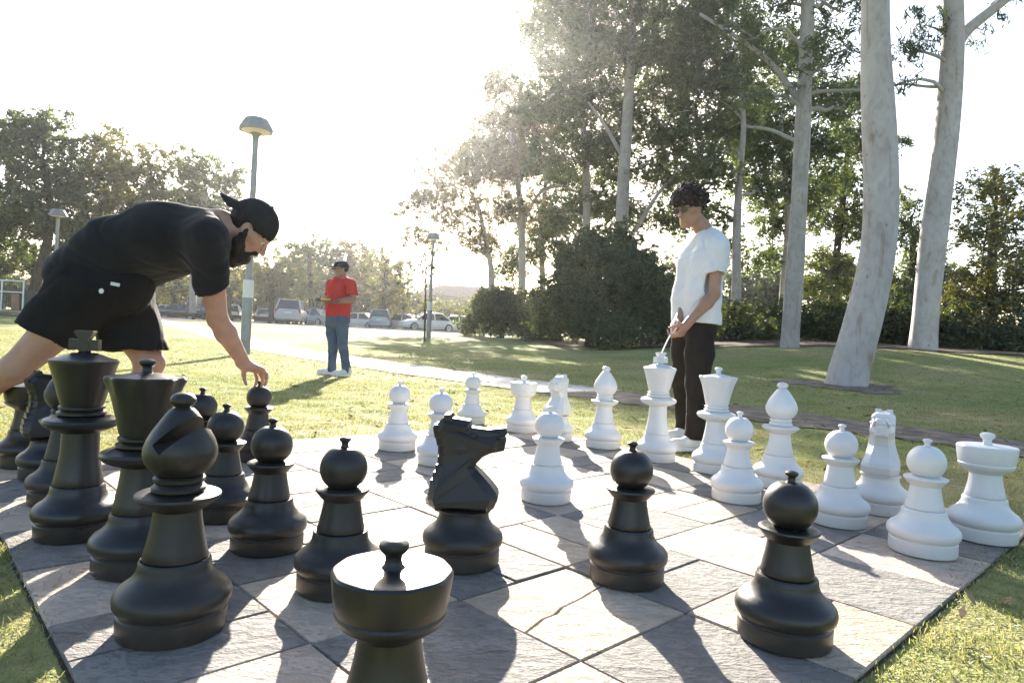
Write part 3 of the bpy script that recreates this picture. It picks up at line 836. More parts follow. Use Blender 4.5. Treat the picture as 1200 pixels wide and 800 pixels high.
AU = math.atan2(U[1], U[0])               # direction from black to white
GP = {'pawn': 'pawns', 'rook': 'rooks', 'knight': 'knights', 'bishop': 'bishops', 'queen': 'queens', 'king': 'kings'}
pieces = [
    ('rook', 'black', (-.161, 1.0, BZ), .1, 'black rook nearest the camera with sunlit flat top and knob'),
    ('bishop', 'black', at_base(200, 766, .121), -.25, 'large black bishop with slotted head in the left foreground'),
    ('queen', 'black', at_base(160, 684, .121), .2, 'black queen with scalloped crown between the black king and the front bishop'),
    ('king', 'black', at_base(88, 641, .121), .25, 'tall black king with cross finial under the bending man'),
    ('bishop', 'black', at_base(74, 598, .121), 2.2, 'black bishop mostly hidden behind the black king'),
    ('knight', 'black', at_base(58, 566, .121), AU, 'black knight at left half hidden behind the king and bishop'),
    ('rook', 'black', at_base(31, 551, .121), .4, 'black rook at the far left edge under the bending man\'s leg'),
    ('knight', 'black', at_base(540, 674, .121), -.04, 'black knight alone in the middle of the board facing right'),
    ('pawn', 'black', at_base(917, 772), 0, 'black pawn nearest the right grass edge in the foreground'),
    ('pawn', 'black', at_base(733, 694), 1, 'black pawn standing alone in front of the white king'),
    ('pawn', 'black', at_base(395, 708), 2, 'black pawn just behind the foreground rook'),
    ('pawn', 'black', at_base(312, 656), 3, 'black pawn between the large front bishop and the pawn behind the foreground rook'),
    ('pawn', 'black', at_base(259, 616), 4, 'black pawn behind the large bishop, right of the queen'),
    ('pawn', 'black', (-1.255, 3.35, BZ), 5, 'black pawn being gripped by the bending man\'s hand'),
    ('pawn', 'black', (-1.315, 2.86, BZ), 6, 'black pawn showing only its head behind the front bishop\'s head'),
    ('rook', 'white', at_base(1151, 640, .121), .2, 'white rook at the right end of the white back row'),
    ('knight', 'white', at_base(1029, 606, .121), AU + math.pi + .25, 'white knight standing between two white pawns at right'),
    ('bishop', 'white', at_base(911, 575, .121), 1.25, 'white bishop right of the white queen'),
    ('queen', 'white', at_base(836, 557, .121), .3, 'white queen in front of the youth\'s black trousers'),
    ('king', 'white', at_base(768, 543, .121), .5, 'white king held by a cord from the youth\'s hands'),
    ('bishop', 'white', at_base(706, 527, .121), 1.35, 'white bishop left of the white king'),
    ('knight', 'white', at_base(651, 518, .121), AU + math.pi + .4, 'white knight behind a white pawn left of centre'),
    ('rook', 'white', at_base(611, 508, .121), .1, 'white rook at the left end of the white back row'),
    ('pawn', 'white', at_base(465, 530), 0, 'leftmost white pawn standing beside the far grass edge'),
    ('pawn', 'white', at_base(513, 548), 1, 'white pawn partly hidden by the black knight'),
    ('pawn', 'white', at_base(552, 497), 2, 'white pawn farthest back, above the black knight\'s head'),
    ('pawn', 'white', at_base(639, 593), 3, 'white pawn in the middle of the board in front of a white knight'),
    ('pawn', 'white', at_base(862, 592), 4, 'white pawn in front of the white queen'),
    ('pawn', 'white', at_base(981, 621), 5, 'white pawn between the white bishop and the right white knight'),
    ('pawn', 'white', at_base(1080, 657), 6, 'white pawn in front of the right white rook'),
]
prot = {}
for i, (kind, colour, loc, rz, label) in enumerate(pieces):
    put(kind, colour, loc, rz, label, colour + ' ' + GP[kind] + ' on the board', alt=(i % 3 == 1))
for t in list(SM.values()):
    for c in list(t.children): bpy.data.objects.remove(c)
    bpy.data.objects.remove(t)
KING_W = at_base(768, 543, .121)
PAWN_HELD = (-1.255, 3.35, BZ - .02)
# ================================================================ trees and shrubs
def gum_bark(name, cols, seed):
    m = bpy.data.materials.new(name); m.use_nodes = True
    nt = m.node_tree; b = nt.nodes['Principled BSDF']; b.inputs['Roughness'].default_value = .75; b.inputs['Specular IOR Level'].default_value = .3
    tc = nd(nt, 'ShaderNodeTexCoord'); mp = nd(nt, 'ShaderNodeMapping'); mp.inputs['Scale'].default_value = (1.3, 1.3, .8); mp.inputs['Location'].default_value = (seed, 0, seed)
    nt.links.new(tc.outputs['Object'], mp.inputs[0])
    n = nd(nt, 'ShaderNodeTexNoise'); n.inputs['Scale'].default_value = 1.7; n.inputs['Detail'].default_value = 8; n.inputs['Roughness'].default_value = .62; n.inputs['Distortion'].default_value = .8
    n2 = nd(nt, 'ShaderNodeTexNoise'); n2.inputs['Scale'].default_value = 7; n2.inputs['Detail'].default_value = 7
    v = nd(nt, 'ShaderNodeTexVoronoi'); v.inputs['Scale'].default_value = 3.2
    for t in (n, n2, v): nt.links.new(mp.outputs[0], t.inputs['Vector'])
    r = ramp(nt, [(.30 + .4 * i / (len(cols) - 1), c) for i, c in enumerate(cols)])
    nt.links.new(n.outputs['Fac'], r.inputs[0])
    sp = ramp(nt, [(.035, (.42, .37, .35)), (.09, (.86, .84, .82)), (.15, (1, 1, 1))])
    nt.links.new(v.outputs['Distance'], sp.inputs[0])
    st = ramp(nt, [(.30, (.84, .79, .76)), (.5, (1, 1, 1)), (.68, (1.04, 1.03, 1.02))])
    nt.links.new(n2.outputs['Fac'], st.inputs[0])
    mx = nd(nt, 'ShaderNodeMix', data_type='RGBA', blend_type='MULTIPLY'); mx.inputs['Factor'].default_value = .8
    nt.links.new(r.outputs[0], mx.inputs['A']); nt.links.new(sp.outputs[0], mx.inputs['B'])
    m2 = nd(nt, 'ShaderNodeMix', data_type='RGBA', blend_type='MULTIPLY'); m2.inputs['Factor'].default_value = .9
    nt.links.new(mx.outputs['Result'], m2.inputs['A']); nt.links.new(st.outputs[0], m2.inputs['B'])
    mp3 = nd(nt, 'ShaderNodeMapping'); mp3.inputs['Scale'].default_value = (1, 1, .16); nt.links.new(tc.outputs['Object'], mp3.inputs[0])
    n3 = nd(nt, 'ShaderNodeTexNoise'); n3.inputs['Scale'].default_value = 4.5; n3.inputs['Detail'].default_value = 6; n3.inputs['Distortion'].default_value = .5; nt.links.new(mp3.outputs[0], n3.inputs['Vector'])
    pl = ramp(nt, [(.60, (1, 1, 1)), (.66, (.80, .66, .58)), (.72, (.62, .50, .43))]); nt.links.new(n3.outputs['Fac'], pl.inputs[0])
    m3 = nd(nt, 'ShaderNodeMix', data_type='RGBA', blend_type='MULTIPLY'); m3.inputs['Factor'].default_value = .8
    nt.links.new(m2.outputs['Result'], m3.inputs['A']); nt.links.new(pl.outputs[0], m3.inputs['B'])
    nt.links.new(m3.outputs['Result'], b.inputs['Base Color'])
    bp = nd(nt, 'ShaderNodeBump'); bp.inputs['Distance'].default_value = .010; bp.inputs['Strength'].default_value = .5
    nt.links.new(n2.outputs['Fac'], bp.inputs['Height']); nt.links.new(bp.outputs[0], b.inputs['Normal'])
    return m


m_gum = gum_bark('pale_gum_bark', [(.36, .31, .29), (.43, .385, .36), (.47, .43, .41), (.53, .49, .46)], .3)
m_gum2 = gum_bark('grey_gum_bark', [(.30, .265, .245), (.37, .335, .31), (.44, .405, .375)], 2.1)
m_bark = M('dark_bark', [(.05, .038, .03), (.11, .085, .065)], rough=.95, scale=8, bump=.03, bscale=18, stretch=(1, 1, .3), spec=.1)
m_leaf = leaf_mat('gum_leaves', [(.030, .050, .023), (.070, .094, .040), (.145, .155, .062)], (1.5, 1.55, .75), tw=.5)
m_leaf_y = leaf_mat('yellow_gum_leaves', [(.05, .064, .024), (.105, .112, .042), (.20, .18, .068)], (1.6, 1.45, .6), tw=.5)
m_leaf_d = leaf_mat('dark_shrub_leaves', [(.028, .044, .017), (.072, .092, .032), (.17, .17, .058)], (1.6, 1.55, .6), tw=.46)
m_leaf_b = leaf_mat('bronze_gum_leaves', [(.07, .07, .042), (.13, .12, .068), (.20, .165, .095)], (1.6, 1.35, .8), tw=.5)

trs = np.random.default_rng(42)


def leaf_quads(c, L, Wd, droop, r):
    n = len(c)
    a = r.normal(size=(n, 3)); a[:, 2] = a[:, 2] * .6 - droop; a /= np.linalg.norm(a, axis=1)[:, None]
    b = np.cross(a, r.normal(size=(n, 3))); b /= np.linalg.norm(b, axis=1)[:, None] + 1e-9
    l = (L * (.6 + .8 * r.random(n)))[:, None]; w_ = (Wd * (.6 + .8 * r.random(n)))[:, None]
    V = np.stack([c - a * l * .5, c - b * w_ - a * l * .08, c + a * l * .5, c + b * w_ - a * l * .08], 1).reshape(-1, 3)
    return V


def clumps_from(env, cr, dens, r):
    """env: list of (centre, radii) ellipsoids -> clump centres spread through them, denser near the outside"""
    out = []
    for c, R in env:
        vol = R[0] * R[1] * R[2]
        n = max(3, int(2.1 * dens * (vol ** (2 / 3)) / (cr * cr)))
        p = r.normal(size=(n, 3)); p /= np.linalg.norm(p, axis=1)[:, None]
        rr = (.25 + .75 * r.random(n) ** .6)[:, None]
        q = c + p * rr * R
        out.append(q)
    return np.concatenate(out)


def tree(name, label, cat, group, base, trunk, env, bark, leaf, cr=.8, dens=2.2, per=110, L=.3, Wd=.035, droop=.5, limbs=True, limb_r=.5, twig=True, flat=.62, seg=12, root=True, spray=14, extra=()):
    """trunk: list of (point, radius); env: crown ellipsoids in world coordinates"""
    base = np.asarray(base, float)
    t = thing(name, base, label, cat, group)
    r = trs
    mb_ = MB()
    tp = np.array([p for p, _ in trunk], float); tr_ = np.array([q for _, q in trunk], float)
    # smooth the trunk line
    s = np.concatenate([[0], np.cumsum(np.linalg.norm(np.diff(tp, axis=0), axis=1))])
    k = max(10, int(s[-1] / .35)); k = min(k, 46)
    ss = np.linspace(0, s[-1], k)
    def interp(y):
        v = np.interp(ss, s, y)
        for _ in range(3): v[1:-1] = .25 * v[:-2] + .5 * v[1:-1] + .25 * v[2:]
        return v
    P = np.stack([interp(tp[:, i]) for i in range(3)], 1); Rr = interp(tr_)
    if root: Rr = Rr * (1 + .10 * np.exp(-(ss) / (.6 * tr_[0] + .05)))
    ph = r.random(4) * 6.28
    wob = lambda i, a: Rr[i] * (1 + .035 * np.sin(2 * a + ph[0] + .5 * i) + .025 * np.sin(3 * a + ph[1] - .37 * i) + (.05 * np.sin(5 * a + ph[2]) * math.exp(-ss[i] / .5) if root else 0))
    P[0, 2] -= .15
    mb_.tube(P, Rr, seg, 0, True, wob)
    for line in extra:                       # boughs that can be made out one by one
        q0 = np.array([p for p, _ in line]); w0 = np.array([w_ for _, w_ in line])
        s0 = np.linspace(0, 1, len(line)); s1 = np.linspace(0, 1, 14)
        Q = np.stack([np.interp(s1, s0, q0[:, i]) for i in range(3)], 1)
        for _ in range(3): Q[1:-1] = .25 * Q[:-2] + .5 * Q[1:-1] + .25 * Q[2:]
        mb_.tube(Q, np.interp(s1, s0, w0), 10, 0, True)
    cl = clumps_from(env, cr, dens, r)
    top = P[-1]
    if limbs and len(cl):
        # main limbs aim for the ellipsoid centres, twigs for clumps
        lim = []
        for c, R in env:
            d = np.linalg.norm(P - c, axis=1) + np.where(P[:, 2] > c[2] - .15 * np.abs(P[:, :2] - c[:2]).sum(1), 2.5, 0) + np.where(ss < .3 * s[-1], 4, 0)
            i = int(np.argmin(d)); a = P[i]
            v = c - a; D_ = np.linalg.norm(v)
            if D_ < .25: lim.append((np.array([a, c]), np.array([.03, .02]))); continue
            u_ = np.linspace(0, 1, 8)[:, None]
            mid = np.array([0, 0, 1]) * D_ * .12 + r.normal(size=3) * D_ * .06
            Q = a + v * u_ + mid * np.sin(u_ * math.pi) + r.normal(size=(8, 3)) * D_ * .018 * np.minimum(u_, 1 - u_) * 3
            ra = min(Rr[i] * limb_r, .035 * D_ + .02); q = np.linspace(ra, max(.012, ra * .3), 8)
            mb_.tube(Q, q, 7, 0, True); lim.append((Q, q))
        if twig:
            e0 = np.array([c for c, _ in env])
            for c in cl[:: 1 if len(cl) < 140 else 2]:
                j = int(np.argmin(np.linalg.norm(e0 - c, axis=1))); Q, q = lim[j]
                m = int(np.argmin(np.linalg.norm(Q - c, axis=1) + r.random(len(Q)) * .4)); a = Q[m]; v = c - a
                u_ = np.linspace(0, 1, 4)[:, None]
                T = a + v * u_ + r.normal(size=(4, 3)) * .05 * np.linalg.norm(v) * np.minimum(u_, 1)
                mb_.tube(T, np.linspace(min(q[m] * .7, .05), .008, 4), 4, 0, False)
    mb_.build('trunk', bark, t, True, 60, org=base)
    n = len(cl)
    sz = cr * (.55 + .75 * r.random(n))
    cnt = np.maximum(8, (1.0 * per * (sz / cr) ** 2 * (.6 + .8 * r.random(n))).astype(int))
    # sprays: leaves strung along short twigs that hang and spread from each clump
    K = spray
    ns = np.maximum(2, cnt // K)
    idx = np.repeat(np.arange(n), ns)
    g = r.normal(size=(len(idx), 3)); g /= np.linalg.norm(g, axis=1)[:, None] + 1e-9
    g *= (r.random(len(idx)) ** .45)[:, None]
    st = cl[idx] + g * sz[idx][:, None] * np.array([1, 1, flat])
    dr = g * .9 + r.normal(size=g.shape) * .5; dr[:, 2] -= droop * 1.1; dr /= np.linalg.norm(dr, axis=1)[:, None]
    ln = (cr * (.35 + .5 * r.random(len(idx))))[:, None, None]
    tt = r.random((len(idx), K, 1))
    pts = st[:, None, :] + dr[:, None, :] * ln * tt + r.normal(size=(len(idx), K, 3)) * (.11 * cr)
    pts[..., 2] -= (tt[..., 0] ** 2) * ln[..., 0] * .25 * droop
    pts = pts.reshape(-1, 3)
    V = leaf_quads(pts, L, Wd, droop, r) - base
    mesh('crown', V, np.arange(len(V)).reshape(-1, 4), leaf, t, False)
    return t


def E_(px, py, rx, ry, d, th=None):
    """crown ellipsoid from its outline in the photograph at distance d"""
    k = d / FPX
    return (W(px, py, d), np.array([rx * k, (th if th is not None else max(rx, ry) * .85) * k, ry * k]))


def T_(pts, d, lean=0.0):
    """trunk line from pixels with pixel half-widths: (px, py, halfwidth)"""
    return [(W(x, y, d) + np.array([0, lean * i, 0]), h * d / FPX) for i, (x, y, h) in enumerate(pts)]


def px_tree(name, label, cat, group, d, trunk, env, bark, leaf, off=None, extra=(), **kw):
    off = off or [0] * len(env)
    kw['extra'] = [T_(x, d, .12) for x in extra]
    tk = T_(trunk, d)
    b = tk[0][0].copy(); b[2] = float(hgt(b[0], b[1])); tk[0] = (b, tk[0][1])
    return tree(name, label, cat, group, b, tk, [E_(*e, d + o) for e, o in zip(env, off)], bark, leaf, **kw)


GUM = 'gum trees at the right of the lawn'
# ---- the three big pale trunks
px_tree('gum_tree', 'thick smooth pale gum trunk that bows to the right, nearest on the lawn at right', 'tree', GUM, 12.8,
        [(991, 455, 21), (1000, 420, 20), (1014, 370, 20), (1026, 320, 19.8), (1033, 260, 19.5), (1032, 200, 18.5), (1029, 130, 17.5), (1026, 60, 16), (1026, 0, 15.5), (1028, -80, 14.5), (1036, -170, 14), (1030, -280, 11), (1040, -400, 7)],
        [(1000, -330, 120, 70), (1100, -300, 110, 70), (930, -260, 80, 45), (1050, -430, 140, 80), (1160, -370, 90, 60)], m_gum, m_leaf, off=[1, 2, -1, 0, -1], cr=.6, per=90, L=.2, Wd=.018, seg=24, limb_r=.6)
px_tree('gum_tree', 'forked pale gum trunk leaning right at the far right, dark at its foot', 'tree', GUM, 21,
        [(1081, 410, 14.5), (1086, 350, 14.2), (1093, 290, 14), (1100, 235, 13.6), (1108, 170, 13), (1114, 100, 12.2), (1118, 45, 11.8), (1117, 0, 11), (1112, -70, 9), (1118, -160, 6)],
        [(1062, 62, 22, 26), (1085, 30, 28, 22), (1052, 98, 10, 12), (1120, -140, 90, 60), (1220, -60, 70, 50), (1060, -110, 60, 50), (1150, 35, 14, 22), (1180, -170, 80, 50)], m_gum, m_leaf, cr=.5, per=85, L=.26, Wd=.020, droop=1.1, seg=20, dens=1.9, extra=[[(1116, 62, 7), (1132, 36, 6.5), (1158, 16, 6), (1190, -8, 5), (1240, -50, 3.5)], [(1103, 102, 2), (1085, 100, 1.6), (1064, 94, 1.3), (1046, 98, .8)], [(1074, 98, .9), (1078, 84, .7), (1090, 78, .5)]])
px_tree('gum_tree', 'tall straight pale gum trunk behind the bowed one, rising out of the picture', 'tree', GUM, 21.5,
        [(925, 409, 10.5), (928, 370, 10), (932, 310, 9.6), (936, 240, 9.2), (940, 170, 8.7), (943, 100, 8.2), (945, 40, 7.5), (948, -30, 7), (946, -110, 5), (952, -190, 3)],
        [(885, 45, 40, 30), (905, 10, 50, 30), (975, 70, 40, 26), (985, 15, 45, 32), (880, 110, 28, 22), (990, 125, 35, 22), (905, -60, 80, 50), (980, -70, 80, 50), (940, -150, 90, 50)], m_gum2, m_leaf, off=[0, 1, -1, 1, 0, 1, 0, 0, 0], cr=.62, per=95, L=.26, Wd=.026, seg=16, extra=[[(941, 130, 4), (925, 95, 3.6), (900, 62, 3), (868, 38, 2.4), (825, 8, 1.8)], [(942, 112, 2.6), (962, 105, 2.2), (1000, 103, 1.8), (1040, 100, 1.2)], [(938, 168, 2.4), (905, 150, 2), (872, 145, 1.4)]])
# ---- cluster in the middle
MID = 'gum trees in the stand behind the round bush'
kw = dict(cr=.75, per=145, L=.29, Wd=.040, dens=3.2)
px_tree('gum_tree', 'tall pale straight gum trunk rising above the round dark bush', 'tree', MID, 34,
        [(722, 398, 8), (727, 300, 7.5), (731, 210, 7), (735, 140, 6.5), (739, 70, 5), (743, 0, 4), (748, -80, 3)],
        [(725, 60, 60, 45), (770, 120, 50, 40), (690, 10, 60, 50), (770, 20, 60, 50), (740, -60, 90, 50), (775, 200, 40, 26), (690, 110, 40, 35), (730, 150, 46, 30), (800, 75, 40, 40), (745, 250, 40, 18)], m_gum2, m_leaf, off=[0, 2, -1, 1, 0, 1, 2, 3, 2, 3], extra=[[(729, 290, 3), (752, 258, 2.6), (778, 215, 2.2), (830, 180, 1.5)], [(733, 190, 2.6), (712, 150, 2), (690, 118, 1.4)]], **kw)
px_tree('gum_tree', 'gum with slim grey trunk left of the tallest one, loose crown', 'tree', MID, 38,
        [(684, 398, 5.5), (687, 300, 5), (688, 220, 4.5), (684, 150, 4), (672, 90, 3), (660, 40, 2.2)],
        [(650, 110, 50, 40), (665, 55, 50, 35), (690, 170, 40, 35), (650, 180, 36, 28), (640, 15, 45, 35), (700, 235, 34, 22), (660, 250, 36, 20), (715, 195, 34, 24)], m_gum2, m_leaf, off=[0, 1, 0, -1, 0, 1, 2, 2], **kw)
px_tree('gum_tree', 'bronze leaved gum against the bright sky in the middle of the stand', 'tree', MID, 40,
        [(610, 398, 5), (612, 320, 4.5), (611, 250, 4), (604, 190, 3.2), (596, 140, 2.5)],
        [(590, 150, 48, 36), (565, 190, 42, 34), (610, 205, 40, 30), (590, 105, 36, 24), (628, 140, 34, 40), (595, 245, 36, 22)], m_gum2, m_leaf_b, off=[0, -1, 1, 0, 1, 0], extra=[[(611, 262, 2.4), (632, 222, 2), (660, 214, 1.7), (690, 232, 1.2)], [(612, 270, 2), (596, 246, 1.6), (576, 232, 1)]], **kw)
px_tree('gum_tree', 'gum with forked low trunk at the left edge of the stand, drooping outer boughs', 'tree', MID, 42,
        [(576, 396, 4.5), (575, 350, 4), (577, 320, 3.5), (570, 285, 3), (560, 240, 2.2)],
        [(520, 215, 40, 26), (545, 245, 40, 30), (500, 245, 26, 18), (487, 272, 20, 12), (508, 285, 14, 14), (560, 285, 34, 22), (462, 240, 10, 8), (530, 185, 30, 20)], m_gum2, m_leaf_b, off=[0, 1, 0, 0, 0, 1, 0, 0], cr=.7, per=110, L=.34, Wd=.042, dens=2.0)
px_tree('gum_tree', 'slender gum seen between the bronze gum and the round bush', 'tree', MID, 44,
        [(637, 398, 4), (636, 330, 3.6), (634, 270, 3.2), (640, 210, 2.5), (648, 160, 2)],
        [(660, 215, 36, 28), (625, 285, 34, 22), (650, 255, 36, 22), (600, 310, 26, 18), (665, 140, 30, 30)], m_gum2, m_leaf, **kw)
px_tree('gum_tree', 'pale forked gum just behind the youth in the white shirt', 'tree', MID, 32,
        [(861, 398, 6), (863, 330, 5.5), (863, 270, 5), (866, 215, 4), (872, 150, 3), (868, 80, 2)],
        [(835, 190, 40, 34), (880, 150, 40, 36), (820, 130, 44, 36), (870, 80, 50, 40), (815, 60, 50, 40), (850, 10, 60, 36), (890, 225, 28, 26), (830, 245, 30, 16), (780, 170, 36, 30), (785, 250, 34, 22), (845, 290, 40, 14)], m_gum2, m_leaf, off=[0, 2, 1, 0, 1, 0, 2, 1, 3, 4, 4], **kw)
px_tree('gum_tree', 'dusky gum with thin leaning trunk right behind the tall straight trunk', 'tree', MID, 35,
        [(915, 398, 5), (919, 330, 4.5), (924, 270, 4), (920, 210, 3), (915, 140, 2)],
        [(905, 200, 40, 40), (955, 165, 44, 36), (900, 130, 36, 36), (965, 110, 36, 30), (910, 255, 28, 22), (890, 300, 30, 18), (930, 60, 44, 36), (880, 160, 36, 36), (950, 225, 34, 30)], m_gum2, m_leaf, off=[0, 1, 2, 0, 1, 1, 2, 2, 2], **kw)
px_tree('gum_tree', 'dark pine like tree with black trunk between the tall and the bowed trunk', 'tree', MID, 40,
        [(972, 398, 5), (977, 340, 4.5), (981, 290, 4), (990, 220, 3), (995, 150, 2)],
        [(985, 215, 36, 26), (1000, 165, 36, 26), (965, 250, 34, 20), (1005, 260, 34, 22), (985, 300, 34, 16), (1045, 175, 20, 22), (1048, 240, 14, 18), (955, 310, 20, 14), (1000, 110, 30, 28), (975, 335, 40, 12), (1010, 330, 36, 16)], m_bark, m_leaf_d, **kw)
px_tree('gum_tree', 'bluish tree glimpsed between the bowed and the forked trunk', 'tree', MID, 38,
        [(1066, 400, 4), (1068, 340, 3.5), (1070, 280, 3)],
        [(1066, 265, 20, 24), (1072, 310, 24, 26), (1060, 350, 26, 22), (1078, 230, 12, 12)], m_bark, m_leaf, **kw)
px_tree('gum_tree', 'broad bushy tree with yellowish leaves at the right edge', 'tree', GUM, 27,
        [(1165, 420, 6), (1160, 360, 5.5), (1163, 300, 5), (1166, 250, 4)],
        [(1160, 230, 36, 30), (1145, 290, 40, 36), (1190, 270, 36, 44), (1170, 340, 50, 36), (1130, 350, 36, 36), (1205, 340, 36, 50), (1160, 390, 46, 26), (1185, 205, 24, 18)], m_bark, m_leaf_y, off=[0, -1, 1, -1, 0, 0, -1, 1], cr=.6, per=120, L=.22, Wd=.034, dens=2.4, droop=.2)
# ---- shrubs
SH = 'shrubs under the stand of gums'
kb = dict(cr=.40, per=190, L=.15, Wd=.034, dens=2.7, droop=.15, flat=.75, twig=False)
px_tree('round_bush', 'big round dark bush with a domed outline left of the youth', 'bush', SH, 27,
        [(690, 400, 5), (694, 370, 5), (700, 340, 4)],
        [(708, 335, 74, 56), (660, 350, 36, 40), (750, 345, 40, 44), (705, 300, 50, 26), (690, 375, 50, 22), (745, 310, 30, 24), (668, 300, 20, 16), (725, 280, 22, 14), (775, 330, 16, 22), (640, 365, 16, 22), (690, 278, 16, 10), (766, 362, 22, 18)], m_bark, m_leaf_d, off=[0, -1, -.5, 0, -1.5, .5, 0, 0, 0, 0, 0, 0], **kb)
px_tree('hedge_bush', 'dark clipped bush left of the round bush, beside the car park', 'bush', SH, 35,
        [(588, 397, 3), (588, 370, 3)],
        [(568, 372, 26, 20), (600, 368, 30, 24), (585, 352, 30, 16), (615, 378, 18, 16), (550, 380, 12, 12)], m_bark, m_leaf_d, **kb)
for (px, py, rx, ry, d, lab) in [(728, 388, 32, 16, 24.5, 'low dark mounded shrub in front of the round bush'), (786, 386, 36, 20, 25.5, 'low dark shrub beside the youth\'s hands'),
                                 (870, 384, 38, 26, 27, 'dark shrub just right of the youth\'s back'), (905, 378, 30, 30, 29, 'dark shrub left of the tall straight trunk'),
                                 (960, 378, 34, 32, 28.5, 'dark shrub between the tall trunk and the bowed trunk'), (1045, 378, 30, 36, 28, 'dark shrub between the bowed trunk and the forked trunk'),
                                 (1122, 392, 34, 36, 26, 'dark shrub right of the forked trunk\'s foot'), (1190, 402, 30, 26, 25, 'low dark shrub at the right edge under the bushy tree'),
                                 (640, 392, 22, 12, 33, 'small shrub in deep shade left of the round bush'), (1000, 385, 24, 26, 30, 'dark shrub hidden behind the bowed trunk')]:
    px_tree('shrub', lab, 'bush', SH, d, [(px, py + ry, 2), (px, py, 2)], [(px, py, rx, ry), (px - rx * .4, py + ry * .3, rx * .6, ry * .7), (px + rx * .45, py + ry * .2, rx * .6, ry * .75)], m_bark, m_leaf_d, **kb)
# ---- left stand
LF = 'gum trees along the left of the lawn'
kl = dict(cr=.8, per=110, L=.36, Wd=.055, dens=2.4)
px_tree('gum_tree', 'tall dense gum at the left edge, leaning dark trunk', 'tree', LF, 43,
        [(34, 366, 6), (44, 325, 5.5), (56, 285, 5), (60, 240, 4), (50, 190, 3)],
        [(30, 160, 46, 32), (70, 190, 46, 34), (15, 210, 50, 44), (70, 240, 50, 36), (25, 270, 50, 36), (45, 135, 30, 14), (-30, 180, 50, 50), (-40, 260, 50, 50)], m_bark, m_leaf, off=[0, 1, -1, 0, 2, 0, 0, 0], **kl)
px_tree('gum_tree', 'spreading gum with a curved bough, golden patches, above the bending man\'s back', 'tree', LF, 46,
        [(104, 368, 5), (104, 320, 4.6), (106, 275, 4.2), (118, 240, 3.2), (146, 222, 2.5)],
        [(140, 185, 36, 24), (115, 220, 40, 32), (165, 200, 40, 30), (150, 245, 46, 28), (100, 265, 40, 28), (190, 240, 36, 30), (118, 165, 24, 14)], m_gum2, m_leaf_y, off=[0, 1, -1, 0, 1, 0, 0], **kl)
px_tree('gum_tree', 'airy gum left of the tall lamp post, thin top with sky showing', 'tree', LF, 50,
        [(226, 370, 4.5), (226, 320, 4), (232, 270, 3.4), (242, 225, 2.6)],
        [(215, 190, 30, 20), (250, 205, 34, 22), (225, 230, 36, 26), (266, 240, 26, 28), (205, 262, 40, 26), (255, 275, 30, 22), (180, 285, 40, 22)], m_gum2, m_leaf, off=[0, 0, 1, 0, -1, 0, 1], **kl)
px_tree('gum_tree', 'dark understory tree behind the black bar fence', 'tree', LF, 52,
        [(70, 368, 4), (72, 340, 4), (74, 315, 3)],
        [(70, 310, 36, 24), (110, 318, 36, 24), (35, 305, 30, 22), (90, 340, 40, 16), (-10, 310, 36, 26)], m_bark, m_leaf_d, **kl)
FR = 'roadside trees beyond the car park'
kf = dict(cr=1.0, per=90, L=.45, Wd=.08, dens=2.2, droop=.3)
for lab, d, tk, en, lf in [
    ('rounded yellow green tree right of the lamp post', 56, [(318, 378, 3), (318, 345, 3), (318, 325, 2)], [(318, 318, 28, 18), (296, 330, 22, 16), (340, 332, 24, 16), (315, 345, 30, 10)], m_leaf_y),
    ('grey green tree rising behind the man in red, left half', 64, [(366, 380, 3), (364, 340, 3), (362, 300, 2)], [(360, 285, 24, 16), (378, 305, 26, 22), (345, 305, 24, 20), (366, 335, 30, 20)], m_leaf),
    ('olive tree behind the head of the man in red', 68, [(412, 384, 3), (410, 340, 3), (408, 300, 2)], [(402, 285, 24, 18), (425, 300, 24, 20), (412, 330, 34, 24)], m_leaf_b),
    ('pale green tree right of the man in red', 60, [(448, 386, 3), (450, 350, 2.5), (452, 320, 2)], [(450, 310, 24, 18), (468, 330, 16, 16), (440, 340, 26, 20), (462, 355, 22, 14)], m_leaf_y),
    ('dark tree under the bending man\'s chin', 62, [(268, 376, 3), (268, 345, 3), (268, 325, 2)], [(262, 322, 26, 22), (285, 335, 20, 18), (240, 335, 24, 18)], m_leaf),
    ('shaded tree seen under the bending man\'s chest', 66, [(206, 374, 3), (206, 350, 3), (206, 330, 2)], [(205, 328, 26, 18), (185, 338, 20, 14), (225, 340, 18, 14)], m_leaf_y),
    ('low hedge like tree in front of the brick building', 70, [(500, 388, 2), (500, 370, 2), (500, 360, 2)], [(492, 362, 16, 12), (515, 366, 18, 10), (540, 368, 16, 9)], m_leaf_y),
    ('faint tree behind the brick building roof', 150, [(498, 388, 1), (498, 355, 1), (498, 340, 1)], [(496, 336, 14, 9), (515, 340, 14, 8)], m_leaf)]:
    px_tree('roadside_tree', lab, 'tree', FR, d, tk, en, m_bark, lf, **kf)
# young staked tree beside the small lamp
px_tree('sapling', 'thin young tree with few leaves beside the far slim lamp post', 'tree', None, 26,
        [(497.5, 400, 1.3), (498, 370, 1.2), (499, 335, 1.0), (499, 300, .6)],
        [(497, 318, 7, 5), (493, 305, 6, 5), (503, 298, 6, 5), (508, 312, 5, 4)], m_bark, m_leaf, cr=.16, per=26, L=.13, Wd=.02, dens=1.5, root=False)

